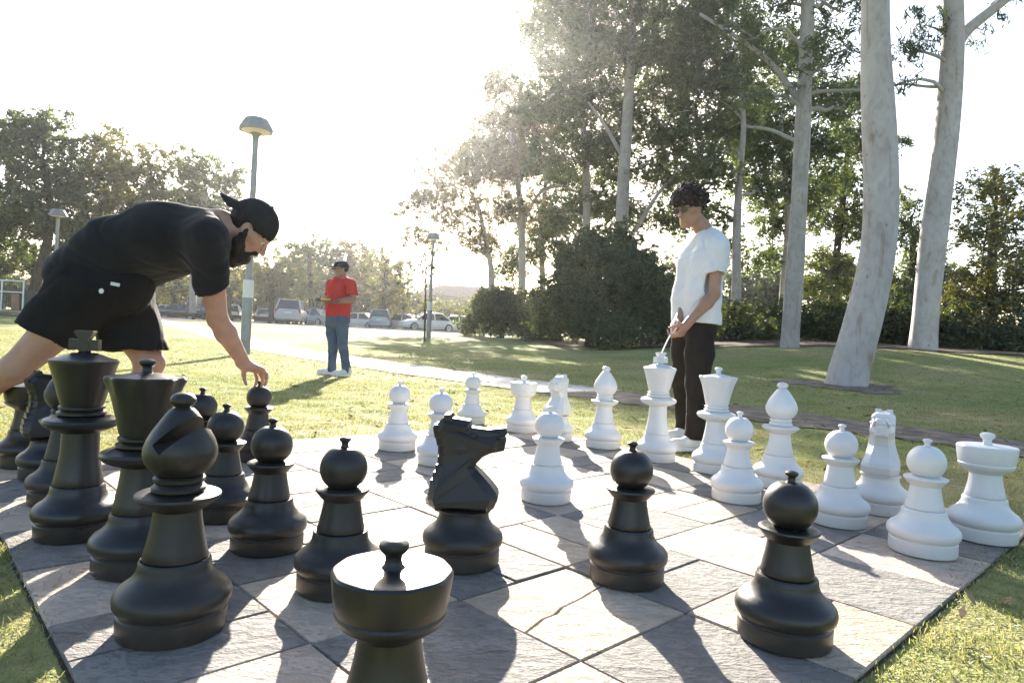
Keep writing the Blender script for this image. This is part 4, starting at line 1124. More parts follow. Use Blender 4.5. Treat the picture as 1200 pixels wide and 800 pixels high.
BL = 'low trees in the belt behind the car park'
kf2 = dict(cr=1.3, per=120, L=.55, Wd=.10, dens=2.8, droop=.3)
for k_, (lab, px, top, wd, d, lf) in enumerate([
    ('belt tree behind the bending man\'s shoulder, dull green', 170, 318, 44, 84, m_leaf), ('belt tree right behind the tall lamp post, yellowish', 290, 300, 36, 88, m_leaf_y),
    ('belt tree above the silver people mover, grey green and broad', 338, 292, 40, 92, m_leaf), ('belt tree with a bronze tint left of the man in red', 378, 296, 34, 80, m_leaf_b),
    ('belt tree just right of the head of the man in red', 430, 296, 38, 90, m_leaf), ('dark low belt tree between the man in red and the sapling', 474, 330, 34, 86, m_leaf_d),
    ('low belt tree above the white car by the sapling', 522, 352, 34, 90, m_leaf), ('belt tree at the far left behind the white frame', 20, 318, 50, 80, m_leaf), ('dense belt tree under the left stand of gums', 130, 322, 50, 78, m_leaf_d),
    ('belt tree under the bending man\'s chin, olive', 238, 316, 40, 86, m_leaf_b), ('belt tree seen left of the hedge, pale', 560, 345, 30, 94, m_leaf_y), ('belt tree in the gap left of the round bush', 628, 340, 36, 90, m_leaf),
    ('belt tree far behind the youth', 790, 300, 50, 70, m_leaf_d), ('belt tree far behind the tall straight trunk', 895, 285, 56, 66, m_leaf), ('belt tree far behind the bowed trunk', 1005, 300, 56, 64, m_leaf), ('belt tree far behind the forked trunk', 1095, 310, 50, 60, m_leaf)]):
    gy = 395 + .05 * (px - 600)
    h_ = (gy - top) / 2
    px_tree('belt_tree', lab, 'tree', BL, d, [(px, gy, 2.5), (px, gy - h_ * .5, 2.2), (px + 2, gy - h_, 1.8)], [(px, top + h_ * .8, wd * .8, h_ * .8), (px - wd * .5, top + h_ * 1.15, wd * .6, h_ * .6), (px + wd * .5, top + h_ * 1.1, wd * .6, h_ * .65), (px + wd * .1, top + h_ * 1.6, wd * .9, h_ * .4)], m_bark, lf, **kf2)
# ================================================================ lamps, cars, fence, building
m_galv = M('galvanised_steel', [(.22, .22, .22), (.30, .30, .30)], rough=.5, scale=5, metal=.55, bump=.0008)
m_lampgrey = M('lamp_hood_grey', [(.20, .20, .21), (.26, .26, .26)], rough=.5, scale=5)
m_lens = M('lamp_lens', [(.60, .52, .40), (.70, .62, .50)], rough=.3, scale=5)
m_band = M('white_band', [(.55, .55, .54), (.65, .65, .64)], rough=.6, scale=20)
m_dark = M('black_powder_coat', [(.02, .02, .022), (.035, .035, .037)], rough=.5, scale=10)
m_wpaint = M('white_painted_steel', [(.66, .66, .64), (.75, .75, .73)], rough=.5, scale=8)
m_bin = M('dark_green_plastic', [(.012, .028, .020), (.02, .04, .03)], rough=.5, scale=8)
m_brick = M('reddish_brick', [(.26, .15, .11), (.34, .21, .16)], rough=.9, scale=3, bump=.004, bscale=30)
m_roof = M('brown_roof_tile', [(.16, .10, .08), (.24, .15, .12)], rough=.9, scale=2)
m_glass = M('dark_window_glass', [(.02, .025, .03), (.035, .04, .045)], rough=.08, scale=2, spec=.8)
m_rubber = M('tyre_rubber', [(.018, .018, .018), (.03, .03, .03)], rough=.8, scale=10)
m_alloy = M('wheel_alloy', [(.35, .35, .36), (.45, .45, .46)], rough=.35, metal=.7, scale=10)
m_red = M('red_light_lens', [(.28, .012, .010), (.36, .02, .015)], rough=.2, scale=8)
m_lite = M('clear_light_lens', [(.62, .62, .60), (.75, .75, .73)], rough=.15, scale=8)
m_plate = M('plate_white', [(.6, .6, .58), (.7, .7, .68)], rough=.5, scale=8)


def lamp(px, py, d, H, label, s=1.0):
    b = G(px, py) if d is None else np.array([W(px, py, d)[0], d, 0.]); b[2] = float(hgt(b[0], b[1]))
    t = thing('lamp_post', b, label, 'lamp post', 'park lamp posts')
    MB().lathe([(0, 0), (.105, 0), (.105, 1.45), (.10, 1.5), (.10, 1.62), (0, 1.62)], 20).build('pole_base', m_galv, t)
    MB().lathe([(0, 1.22), (.1075, 1.22), (.1075, 1.60), (0, 1.60)], 20).build('identification_band', m_band, t)
    MB().lathe([(0, 1.62), (.074, 1.62), (.060, H - .42), (.062, H - .40), (.095, H - .31), (.14, H - .27), (0, H - .27)], 20).build('pole', m_galv, t)
    h = MB().lathe([(0, H - .245), (.365 * s, H - .245), (.375 * s, H - .225), (.37 * s, H - .20), (.24 * s, H + .02), (.20 * s, H + .04), (0, H + .045)], 8).build('hood', m_lampgrey, t, True, 20)
    MB().lathe([(0, H - .285), (.12 * s, H - .285), (.30 * s, H - .247), (0, H - .246)], 24).build('lens', m_lens, h)
    return t


lamp(287, 415, None, 5.05, 'tall grey lamp post with faceted hood right behind the bending man')
lamp(62, 372, 29, 4.75, 'pale lamp post above the bending man\'s back in front of the left trees')
lamp(502, 394, 29, 4.55, 'far slim lamp post beside the sapling in the middle distance', .85)

# thin stake on the lawn in front of the round bush
b = G(690, 406)
t = thing('timber_stake', b, 'thin dark timber stake on the lawn in front of the round bush', 'stake')
MB().box((0, 0, .78), (.03, .03, .80), None, 0, .006, .8).build('post', m_bark, t, False)
MB().box((0, -.034, 1.30), (.05, .006, .03)).build('tie', m_dark, t, False)


def car(name, label, loc, rz, paint, glass, group=None, wagon=True, H=1.55, Lc=4.5):
    t = thing(name, loc, label, 'car', group, rz)
    k = Lc / 4.5; hz = H / 1.55
    # body: cross sections along the length (x forward); each section a rounded outline
    def sec(x, w_, z0, z1, crown):
        y = w_
        return [(x, -y * .86, z0), (x, -y * .98, z0 + .12), (x, -y, z0 + .30 * (z1 - z0) + .08), (x, -y * .99, z1 - .16), (x, -y * .90, z1 - .02), (x, -y * .5, z1 + crown), (x, 0, z1 + crown * 1.2), (x, y * .5, z1 + crown), (x, y * .90, z1 - .02), (x, y * .99, z1 - .16), (x, y, z0 + .30 * (z1 - z0) + .08), (x, y * .98, z0 + .12), (x, y * .86, z0)]
    st = [(-2.22, .72, .42, .80, 0), (-2.16, .82, .28, .93, .0), (-1.9, .87, .22, .97, .0), (-1.2, .885, .2, .96, 0), (0, .89, .2, .95, 0), (1.0, .885, .2, .96, .02), (1.6, .87, .22, .90, .03), (2.05, .82, .24, .78, .03), (2.22, .68, .34, .66, .01)]
    V = []; 
    for x, w_, z0, z1, cr_ in st: V += sec(x * k, w_, z0, z1 * (hz if z1 > .5 else 1), cr_)
    n = 13; f = []
    for i in range(len(st) - 1):
        for j in range(n):
            f.append([i * n + j, (i + 1) * n + j, (i + 1) * n + (j + 1) % n, i * n + (j + 1) % n])
    f += [list(range(n)), [(len(st) - 1) * n + j for j in range(n)][::-1]]
    MB().add(V, f).build('body', paint, t, True, 40)
    # cabin
    rb = -2.02 if wagon else -1.55; rt = -1.82 if wagon else -.85
    zb, zt = .94 * hz, 1.50 * hz
    A = [(rb * k, .80, zb), (1.25 * k, .80, zb), (.45 * k, .62, zt), (rt * k, .62, zt)]
    V = [(x, s * y, z) for s in (-1, 1) for x, y, z in A]
    MB().add(V, [[0, 1, 2, 3], [7, 6, 5, 4], [0, 3, 7, 4], [1, 5, 6, 2], [3, 2, 6, 7], [0, 4, 5, 1]]).build('window', glass, t, False)
    r = MB().box((((rt + .45) / 2) * k, 0, zt + .012), ((.45 - rt) / 2 * k + .04, .635, .030), None, 0, .02)
    for s in (-1, 1):
        r.tube([(1.27 * k, s * .815, zb - .02), (.46 * k, s * .635, zt)], .035, 6)
        r.tube([((rb - .02) * k, s * .815, zb - .02), (rt * k, s * .635, zt)], .055, 6)
        for xx in (-.25, -1.15 if wagon else -.2): r.tube([(xx * k, s * .812, zb - .02), ((xx + .02) * k, s * .63, zt)], .032, 6)
    r.build('roof', paint, t, True, 40)
    for x in (-1.35, 1.38):
        for s in (-1, 1):
            w_ = thing_part('wheel', t)
            MB().lathe([(0, -.1), (.19, -.1), (.30, -.095), (.325, -.06), (.325, .06), (.30, .095), (.19, .1), (0, .1)], 24).build('tyre', m_rubber, w_)
            MB().lathe([(0, .085), (.05, .11), (.19, .102), (.20, .112), (.215, .112), (0, .084)], 20).build('rim', m_alloy, w_)
            w_.location = (x * k, s * .80, .325); w_.rotation_euler = (-s * math.pi / 2, 0, 0)
    for s in (-1, 1):
        MB().box((-2.135 * k, s * .72, .80 * hz), (.06, .10, .13 if wagon else .07), None, 0, .02).build('tail_light', m_red, t)
        MB().box((2.06 * k, s * .60, .66 * hz), (.10, .15, .06), None, 0, .02).build('headlight', m_lite, t)
        MB().box((.95 * k, s * .97, .98 * hz), (.05, .09, .06), None, 0, .02).build('wing_mirror', paint, t)
    MB().box((-2.235 * k, 0, .72 * hz), (.008, .22, .055)).build('number_plate', m_plate, t, False)
    MB().box((-2.17 * k, 0, .42), (.09, .80, .11), None, 0, .04).build('bumper', paint, t)
    MB().box((2.16 * k, 0, .40), (.09, .74, .11), None, 0, .04).build('bumper', paint, t)
    return t


def thing_part(name, parent):
    o = bpy.data.objects.new(name, None); o.empty_display_size = .05; COL.objects.link(o); o.parent = parent
    return o


def paint(name, c): return M(name, [tuple(x * .93 for x in c), c], rough=.28, scale=2, coat=.6, spec=.5)


p_silver = paint('silver_car_paint', (.42, .40, .42)); p_white = paint('white_car_paint', (.72, .72, .71)); p_blue = paint('dark_blue_car_paint', (.04, .06, .12)); p_grey = paint('grey_car_paint', (.20, .205, .21)); p_teal = paint('pale_blue_car_paint', (.28, .36, .40))
CG = 'cars parked beyond the lawn'


def put_car(label, px, d, rz, src, pnt=None, z=None):
    x = W(px, 380, d)[0]
    return dup(src, (x, d, float(hgt(x, d)) + .022), rz, label, CG, {'silver_car_paint': pnt} if pnt else None)


x0 = W(342, 378, 47.4)[0]
suv = car('parked_car', 'silver people mover parked with its rear towards the lawn, left of the man in red', (x0, 47.4, float(hgt(x0, 47.4)) + .035), rad(101), p_silver, m_glass, CG, True, 1.72, 4.6)
x0 = W(503, 388, 52)[0]
sedan = car('parked_car', 'white car parked behind the sapling, seen from its front corner', (x0, 51.5, float(hgt(x0, 51.5)) + .022), rad(205), p_white, m_glass, CG, False, 1.45, 4.5)
sed = lambda *a: dup_car(sedan, *a)


def dup_car(src, label, px, d, rz, pnt, old):
    x = W(px, 380, d)[0]
    return dup(src, (x, d, float(hgt(x, d)) + .022), rz, label, CG, {old: pnt})


dup_car(suv, 'dark blue car partly hidden by the bending man\'s arm', 236, 53, rad(106), p_blue, 'silver_car_paint')
dup_car(sedan, 'bright white car just right of the white car by the sapling', 534, 56, rad(190), p_white, 'white_car_paint')
dup_car(sedan, 'pale blue car just right of the silver people mover', 368, 55, rad(150), p_teal, 'white_car_paint')
dup_car(sedan, 'white car right of the lamp post, far row', 312, 66, rad(100), p_white, 'white_car_paint')
dup_car(suv, 'far white car left of the lamp post', 272, 68, rad(108), p_white, 'silver_car_paint')
dup_car(sedan, 'grey car in the far row under the bending man\'s chest', 214, 64, rad(10), p_grey, 'white_car_paint')
dup_car(suv, 'white car in the far row under the bending man\'s elbow', 250, 63, rad(112), p_white, 'silver_car_paint')
dup_car(sedan, 'white car in the far row just right of the man in red', 420, 63, rad(170), p_white, 'white_car_paint')
dup_car(suv, 'pale blue car parked midway between the man in red and the sapling', 446, 58, rad(98), p_teal, 'silver_car_paint')
dup_car(sedan, 'silver car in the far row left of the white car by the sapling', 472, 60, rad(165), p_silver, 'white_car_paint')
dup_car(suv, 'white car in the far row behind the legs of the man in red', 394, 70, rad(90), p_white, 'silver_car_paint')
dup_car(sedan, 'white car at the far left under the bending man\'s back', 196, 70, rad(170), p_white, 'white_car_paint')
dup_car(sedan, 'white car glimpsed in the gap left of the round bush', 655, 58, rad(175), p_white, 'white_car_paint')
dup_car(suv, 'silver car at the left end of the gap beside the hedge', 566, 57, rad(175), p_silver, 'silver_car_paint')

# low dark log rail between lawn and car park (left of the silver car)
for i, (a, b_) in enumerate([(180, 232), (236, 262), (265, 322)]):
    P0, P1 = W(a, 372, 45.6), W(b_, 374, 45.6)
    P0[2] = float(hgt(P0[0], P0[1])) + .34; P1[2] = float(hgt(P1[0], P1[1])) + .34
    lab = ['under the bending man\'s chest', 'behind the bending man\'s forearm', 'between the lamp post and the silver people mover'][i]
    t = thing('log_barrier', (P0 + P1) / 2 - np.array([0, 0, .34]), 'low dark log barrier ' + lab, 'barrier', 'log barriers along the car park')
    c = (P0 + P1) / 2 - np.array([0, 0, .34])
    MB().tube([P0 - c, (P0 + P1) / 2 - c, P1 - c], .13, 10).build('rail', m_bark, t)
    for P_ in (P0 * .9 + P1 * .1, P0 * .1 + P1 * .9):
        MB().box(P_ - c - np.array([0, 0, .26]), (.10, .10, .22), None, 0, .02).build('post', m_bark, t, False)

# black bar fence at the left
P0, P1 = W(-60, 368, 47), W(62, 368, 50)
c = np.array([(P0[0] + P1[0]) / 2, 48.5, 0]); c[2] = float(hgt(c[0], c[1]))
t = thing('bar_fence', c, 'black steel bar fence behind the white frame at the far left', 'fence')
dv = np.array([P1[0] - P0[0], 3.0]); Lf = np.linalg.norm(dv); ang = math.atan2(dv[1], dv[0]); t.rotation_euler = (0, 0, ang)
bars = MB()
for x in np.arange(-Lf / 2, Lf / 2, .14): bars.box((x, 0, 1.55), (.014, .014, 1.45))
bars.build('bars', m_dark, t, False)
rl = MB(); rl.box((0, 0, .28), (Lf / 2, .022, .025)); rl.box((0, .0, 2.80), (Lf / 2, .022, .025)); rl.build('rails', m_dark, t, False)
for x in np.arange(-Lf / 2, Lf / 2 + .1, 2.4): MB().box((x, 0, 1.6), (.04, .04, 1.6), None, 0, .005).build('post', m_dark, t, False)

# white tube frame with two rails, a bin and a red bollard behind it
p = W(14, 358, 40); p[2] = float(hgt(p[0], p[1]))
t = thing('white_frame', p, 'white tubular steel frame with two rails at the far left', 'frame')
hh = 1.85
for x in (-.66, .64): MB().tube([(x, 0, -.05), (x, 0, hh)], .045, 10).build('post', m_wpaint, t)
for z in (hh - .02, hh - .70): MB().tube([(-1.6, 0, z), (.66, 0, z)], .04, 10).build('rail', m_wpaint, t)
q_ = p + np.array([.32, 1.1, 0]); q_[2] = float(hgt(q_[0], q_[1]))
t = thing('wheelie_bin', q_, 'dark green rubbish bin behind the white frame', 'bin')
MB().box((0, 0, .62), (.42, .36, .56), None, 0, .04, 1.12).build('body', m_bin, t)
MB().box((0, 0, 1.22), (.50, .44, .04), None, 0, .03).build('lid', m_bin, t)
for s in (-1, 1): MB().lathe([(0, -.03), (.1, -.03), (.1, .03), (0, .03)], 16, (0, 0, 0)).build('wheel', m_rubber, t).matrix_local = Matrix.Translation((s * .36, .34, .1)) @ Matrix.Rotation(math.pi / 2, 4, 'Y')
q_ = p + np.array([-.42, 1.2, 0]); q_[2] = float(hgt(q_[0], q_[1]))
t = thing('brown_bin', q_, 'reddish brown bin beside the dark green bin', 'bin')
MB().box((0, 0, .55), (.30, .30, .5), None, 0, .03, 1.1).build('body', m_brick, t)
MB().box((0, 0, 1.09), (.36, .36, .035), None, 0, .02).build('lid', m_dark, t)

# brick building far behind
c = W(548, 380, 112); c[2] = float(hgt(c[0], c[1])) - .2
t = thing('brick_building', c, 'two storey reddish brick building with hipped brown roof beyond the car park', 'building', rz=rad(6))
MB().box((0, 0, 3.1), (8.2, 4.5, 3.1)).build('wall', m_brick, t, False)
V = [(-8.9, -5.2, 6.2), (8.9, -5.2, 6.2), (8.9, 5.2, 6.2), (-8.9, 5.2, 6.2), (-4.5, 0, 8.3), (4.5, 0, 8.3), (-8.9, -5.2, 6.02), (8.9, -5.2, 6.02), (8.9, 5.2, 6.02), (-8.9, 5.2, 6.02)]
MB().add(V, [[0, 1, 5, 4], [1, 2, 5], [2, 3, 4, 5], [3, 0, 4], [6, 7, 1, 0], [7, 8, 2, 1], [8, 9, 3, 2], [9, 6, 0, 3], [6, 9, 8, 7]]).build('roof', m_roof, t, False)
for z in (1.7, 4.5):
    for x in np.arange(-6.9, 7, 2.3):
        f_ = MB(); 
        f_.box((x, -4.52, z + .70), (.62, .05, .05)); f_.box((x, -4.52, z - .70), (.62, .05, .05)); f_.box((x - .60, -4.52, z), (.04, .05, .65)); f_.box((x + .60, -4.52, z), (.04, .05, .65))
        w_ = f_.build('window', m_wpaint, t, False)
        MB().box((x, -4.515, z), (.56, .02, .65)).build('pane', m_glass, w_, False)
# ================================================================ people
m_skin = M('skin_light', [(.36, .20, .14), (.43, .25, .18)], rough=.5, scale=18, bump=.0006, bscale=220, sss=.08, spec=.4)
m_skin_t = M('skin_tan', [(.30, .165, .105), (.37, .215, .145)], rough=.48, scale=18, bump=.0006, bscale=220, sss=.08, spec=.4)
m_skin_b = M('skin_brown', [(.24, .13, .085), (.31, .175, .12)], rough=.5, scale=18, sss=.06, spec=.4)
m_tee_k = M('black_cotton', [(.010, .010, .012), (.017, .017, .020)], rough=.9, scale=6, bump=.004, bscale=14, spec=.15, sheen=.1)
m_short = M('black_twill', [(.009, .009, .010), (.015, .014, .015)], rough=.85, scale=6, bump=.004, bscale=12, spec=.2)
m_tee_w = M('white_cotton', [(.60, .60, .62), (.68, .68, .70)], rough=.9, scale=6, bump=.012, bscale=11, spec=.15, sheen=.1, stretch=(1, 1, .6))
m_pant = M('dark_brown_denim', [(.016, .013, .011), (.026, .021, .018)], rough=.85, scale=8, bump=.004, bscale=16, spec=.15)
m_jean = M('blue_denim', [(.05, .075, .12), (.09, .125, .18)], rough=.85, scale=8, bump=.004, bscale=14, spec=.15)
m_polo = M('red_polo_cotton', [(.42, .022, .020), (.52, .035, .03)], rough=.85, scale=6, bump=.004, bscale=14, spec=.15)
m_shoe = M('white_canvas', [(.62, .58, .54), (.72, .68, .64)], rough=.75, scale=14, bump=.002, bscale=60)
m_sole = M('pale_rubber_sole', [(.66, .64, .60), (.74, .72, .68)], rough=.6, scale=10)
m_hair = M('dark_hair', [(.008, .006, .005), (.024, .017, .013)], rough=.65, scale=60, bump=.006, bscale=150, stretch=(1, 1, .35), spec=.25)
m_hair_b = M('dark_brown_hair', [(.010, .006, .005), (.032, .019, .013)], rough=.6, scale=60, bump=.010, bscale=90, spec=.3)
m_cap = M('black_cap_cloth', [(.014, .014, .015), (.022, .022, .024)], rough=.85, scale=20, bump=.0015, bscale=90, spec=.2)
m_capw = M('grey_cap_panel', [(.30, .30, .31), (.40, .40, .41)], rough=.85, scale=20)
m_eye = M('eye_white', [(.6, .58, .56), (.7, .68, .66)], rough=.2, scale=10)
m_iris = M('eye_brown', [(.02, .012, .008), (.03, .018, .012)], rough=.1, scale=10)
m_frame = M('black_acetate', [(.012, .012, .012), (.02, .018, .018)], rough=.3, scale=10)
m_wire = M('thin_gold_wire', [(.5, .42, .30), (.6, .5, .36)], rough=.3, metal=.8, scale=10)
m_shade = M('smoked_lens', [(.03, .026, .022), (.045, .04, .034)], rough=.12, scale=6, spec=.6)
m_cord = M('white_cord', [(.72, .71, .69), (.78, .77, .75)], rough=.7, scale=30)
m_tag = M('white_woven_tag', [(.6, .6, .6), (.7, .7, .7)], rough=.8, scale=30)
m_strap = M('black_webbing', [(.015, .015, .016), (.025, .025, .026)], rough=.8, scale=30)
m_orange = M('orange_plastic', [(.55, .25, .03), (.62, .30, .05)], rough=.45, scale=10)


def frame(fwd, up):
    f = unit(fwd); u = unit(np.asarray(up, float) - f * (np.asarray(up, float) @ f)); l = np.cross(u, f)
    return np.stack([f, l, u], 1)          # columns: forward, left, up


def add_head(S, c, R, jaw=1.0):
    q = lambda x, y, z: c + R @ np.array([x, y, z])
    e = lambda p, r, k=.02, **kw: S.ell(q(*p), r, R, k, **kw)
    e((-.012, 0, .036), (.096, .0755, .088), .01)
    e((.028, 0, -.030), (.064, .060 * jaw, .080), .03)
    e((.040, 0, -.072), (.046, .042 * jaw, .040), .03)
    S.cone(q(.070, -.012, -.098), q(.070, .012, -.098), .018, .018, .02)
    for s in (-1, 1):
        S.cone(q(.000, s * .058, -.035), q(.055, s * .030, -.092), .018, .016, .03)     # jaw
        S.cone(q(.060, s * .046, -.012), q(.035, s * .062, -.006), .020, .018, .025)     # cheek bone
        S.ell(q(.092, s * .033, .006), (.016, .018, .012), R, .014, sub=True)           # socket
        S.cone(q(.090, s * .012, .024), q(.078, s * .050, .026), .009, .008, .014)       # brow
    for s in (-1, 1):
        S.cone(q(.0865, s * .020, .0135), q(.080, s * .046, .012), .0055, .005, .006); S.cone(q(.085, s * .021, -.004), q(.079, s * .045, -.004), .0045, .0045, .006)
    S.chain([q(.090, 0, .012), q(.102, 0, -.010), q(.115, 0, -.030)], [.0085, .0095, .0125], .010)
    for s in (-1, 1): S.cone(q(.100, s * .012, -.036), q(.106, s * .010, -.034), .0085, .009, .008)
    S.cone(q(.096, -.016, -.058), q(.096, .016, -.058), .0065, .0065, .006); S.cone(q(.092, -.014, -.068), q(.092, .014, -.068), .0075, .0075, .006)
    S.cone(q(.102, -.022, -.0628), q(.102, .022, -.0628), .003, .003, .003, sub=True)
    for s in (-1, 1):
        S.ell(q(-.006, s * .078, -.002), np.array([.018, .010, .031]), R @ np.array(Euler((0, rad(-12), s * rad(22))).to_matrix()), .008)
        S.ell(q(.002, s * .086, -.000), (.008, .006, .014), R, .006, sub=True)
    return q


def eyes(t, q, org, R):
    for s in (-1, 1):
        e = MB().ball(q(.0775, s * .032, .006), .0122, 14, 10, R).build('eye', m_eye, t, True, 60, org=org)
        MB().ball(q(.0858, s * .032, .0045), .0054, 10, 8, R).build('iris', m_iris, e, True, 60, org=org)
        MB().tube([q(.0945, s * .014, .030), q(.0915, s * .034, .034), q(.078, s * .053, .030)], [.003, .004, .002], 6).build('eyebrow', m_hair, t, True, 60, org=org)


def add_hand(S, wr, d, n, thumb_side, curl=(.5, .55, .6, .65), spread=.08, th=(.5, .5), sc=1.0, k0=.012, thumb_curl=.3):
    """wr wrist, d towards the fingers, n out of the palm, thumb_side +1/-1 along cross(d, n)"""
    d = unit(d); n = unit(np.asarray(n) - d * (np.asarray(n) @ d)); s = np.cross(d, n) * thumb_side
    P = lambda a, b, c: wr + (d * a + s * b + n * c) * sc
    S.cone(wr - d * .02, P(.015, 0, 0), .024 * sc, .026 * sc, .02)
    offs = [.030, .010, -.011, -.030]
    kl = [.088, .092, .087, .078]
    for o, L in zip(offs, kl): S.cone(P(.012, o * .65, 0), P(L, o, 0), .0135 * sc, .0105 * sc, .014)
    S.ell(P(.05, 0, .004), np.array([.045, .036, .014]) * sc, np.stack([d, s, n], 1), .014)
    lens = [(.043, .026, .021), (.047, .030, .022), (.044, .028, .021), (.034, .021, .019)]
    for i in range(4):
        p = P(kl[i], offs[i], 0); a = 0; r = [.0095, .0088, .0080, .0068]
        sd = spread * (1.5 - i)
        for j, l in enumerate(lens[i]):
            a += curl[i] * (1.0, 1.15, .8)[j]
            v = unit(d * math.cos(a) + n * math.sin(a) + s * sd * (1 if j == 0 else .6))
            e = p + v * l * sc
            S.cone(p, e, r[j] * sc, r[j + 1] * sc, .004)
            p = e
    p = P(.022, .026, .006); v = unit(d * .75 + s * th[0] + n * th[1])
    for j, (l, r0, r1) in enumerate([(.040, .0135, .0115), (.031, .0108, .0095), (.024, .0092, .0075)]):
        e = p + v * l * sc; S.cone(p, e, r0 * sc, r1 * sc, .008 if j == 0 else .004); p = e
        v = unit(v + (d * .3 + n * .35 - s * .35) * thumb_curl * 1.6)
    return S


def arm(S, sh, el, wr, rs=.052, re=.040, rw=.026, k=.02, fore=.043):
    m1 = sh + (el - sh) * .45; m2 = el + (wr - el) * .28
    S.chain([sh, m1, el], [rs, rs * .93, re], k); S.chain([el, m2, wr], [re, fore, rw], k)


def bounds(pts, m=.22):
    p = np.array(pts); return p.min(0) - m, p.max(0) + m


def glasses(t, q, org, mat, lens=None, r=.024, tilt=0, name='spectacles', rz=.8, th=.0018):
    b = MB()
    for s in (-1, 1):
        ring = [q(.104 - .010 * abs(math.sin(0)) + 0, s * .033 + r * math.cos(a), .006 + r * rz * math.sin(a)) for a in np.linspace(0, 2 * math.pi, 21)]
        b.tube(ring, th, 6, 0, False)
        b.tube([q(.104, s * .057, .012), q(.08, s * .074, .014), q(-.005, s * .083, .012)], th, 6)
    b.tube([q(.104, -.010, .010), q(.108, 0, .013), q(.104, .010, .010)], th, 6)
    g = b.build(name, mat, t, True, 60, org=org)
    if lens is not None:
        for s in (-1, 1):
            MB().add([q(.1035, s * .033 + (r - .001) * math.cos(a), .006 + (r - .001) * rz * math.sin(a)) for a in np.linspace(0, 2 * math.pi, 21)[:-1]] + [q(.1025, s * .033 + (r - .001) * math.cos(a), .006 + (r - .001) * rz * math.sin(a)) for a in np.linspace(0, 2 * math.pi, 21)[:-1]], [list(range(20)), list(range(20, 40))[::-1]]).build('lens', lens, g, False, org=org)
    return g


def shoe(t, heel, d, org, mat=m_shoe, L=.27, lift=0.0):
    """heel on the ground, d forward direction"""
    d = unit(np.array([d[0], d[1], 0])); s = np.array([-d[1], d[0], 0]); z = np.array([0, 0, 1.0])
    P = lambda a, b, c: heel + d * a + s * b + z * c
    lo, hi = bounds([P(0, 0, 0), P(L, 0, 0), P(0, 0, .12)], .09)
    S = SDF(lo, hi, .006)
    S.cone(P(.035, 0, .055), P(.10, 0, .055), .042, .044, .02).cone(P(.10, 0, .050), P(.20, .004, .036), .045, .042, .03).cone(P(.20, .004, .036), P(L - .04, 0, .034), .042, .034, .03)
    S.cone(P(.035, 0, .06), P(.05, 0, .105), .042, .046, .03)
    S.cut(P(0, 0, .022), (0, 0, -1)); S.cut(P(0, 0, .125), (0, 0, 1))
    u_ = S.build('shoe', mat, t, org)
    S = SDF(lo, hi, .006)
    S.cone(P(.035, 0, .02), P(.12, 0, .02), .044, .040, .02).cone(P(.12, 0, .02), P(.20, .004, .02), .040, .049, .03).cone(P(.20, .004, .02), P(L - .04, 0, .02), .049, .038, .03)
    S.cut(P(0, 0, .003), (0, 0, -1)); S.cut(P(0, 0, .030), (0, 0, 1))
    S.build('sole', m_sole, u_, org)
    return u_


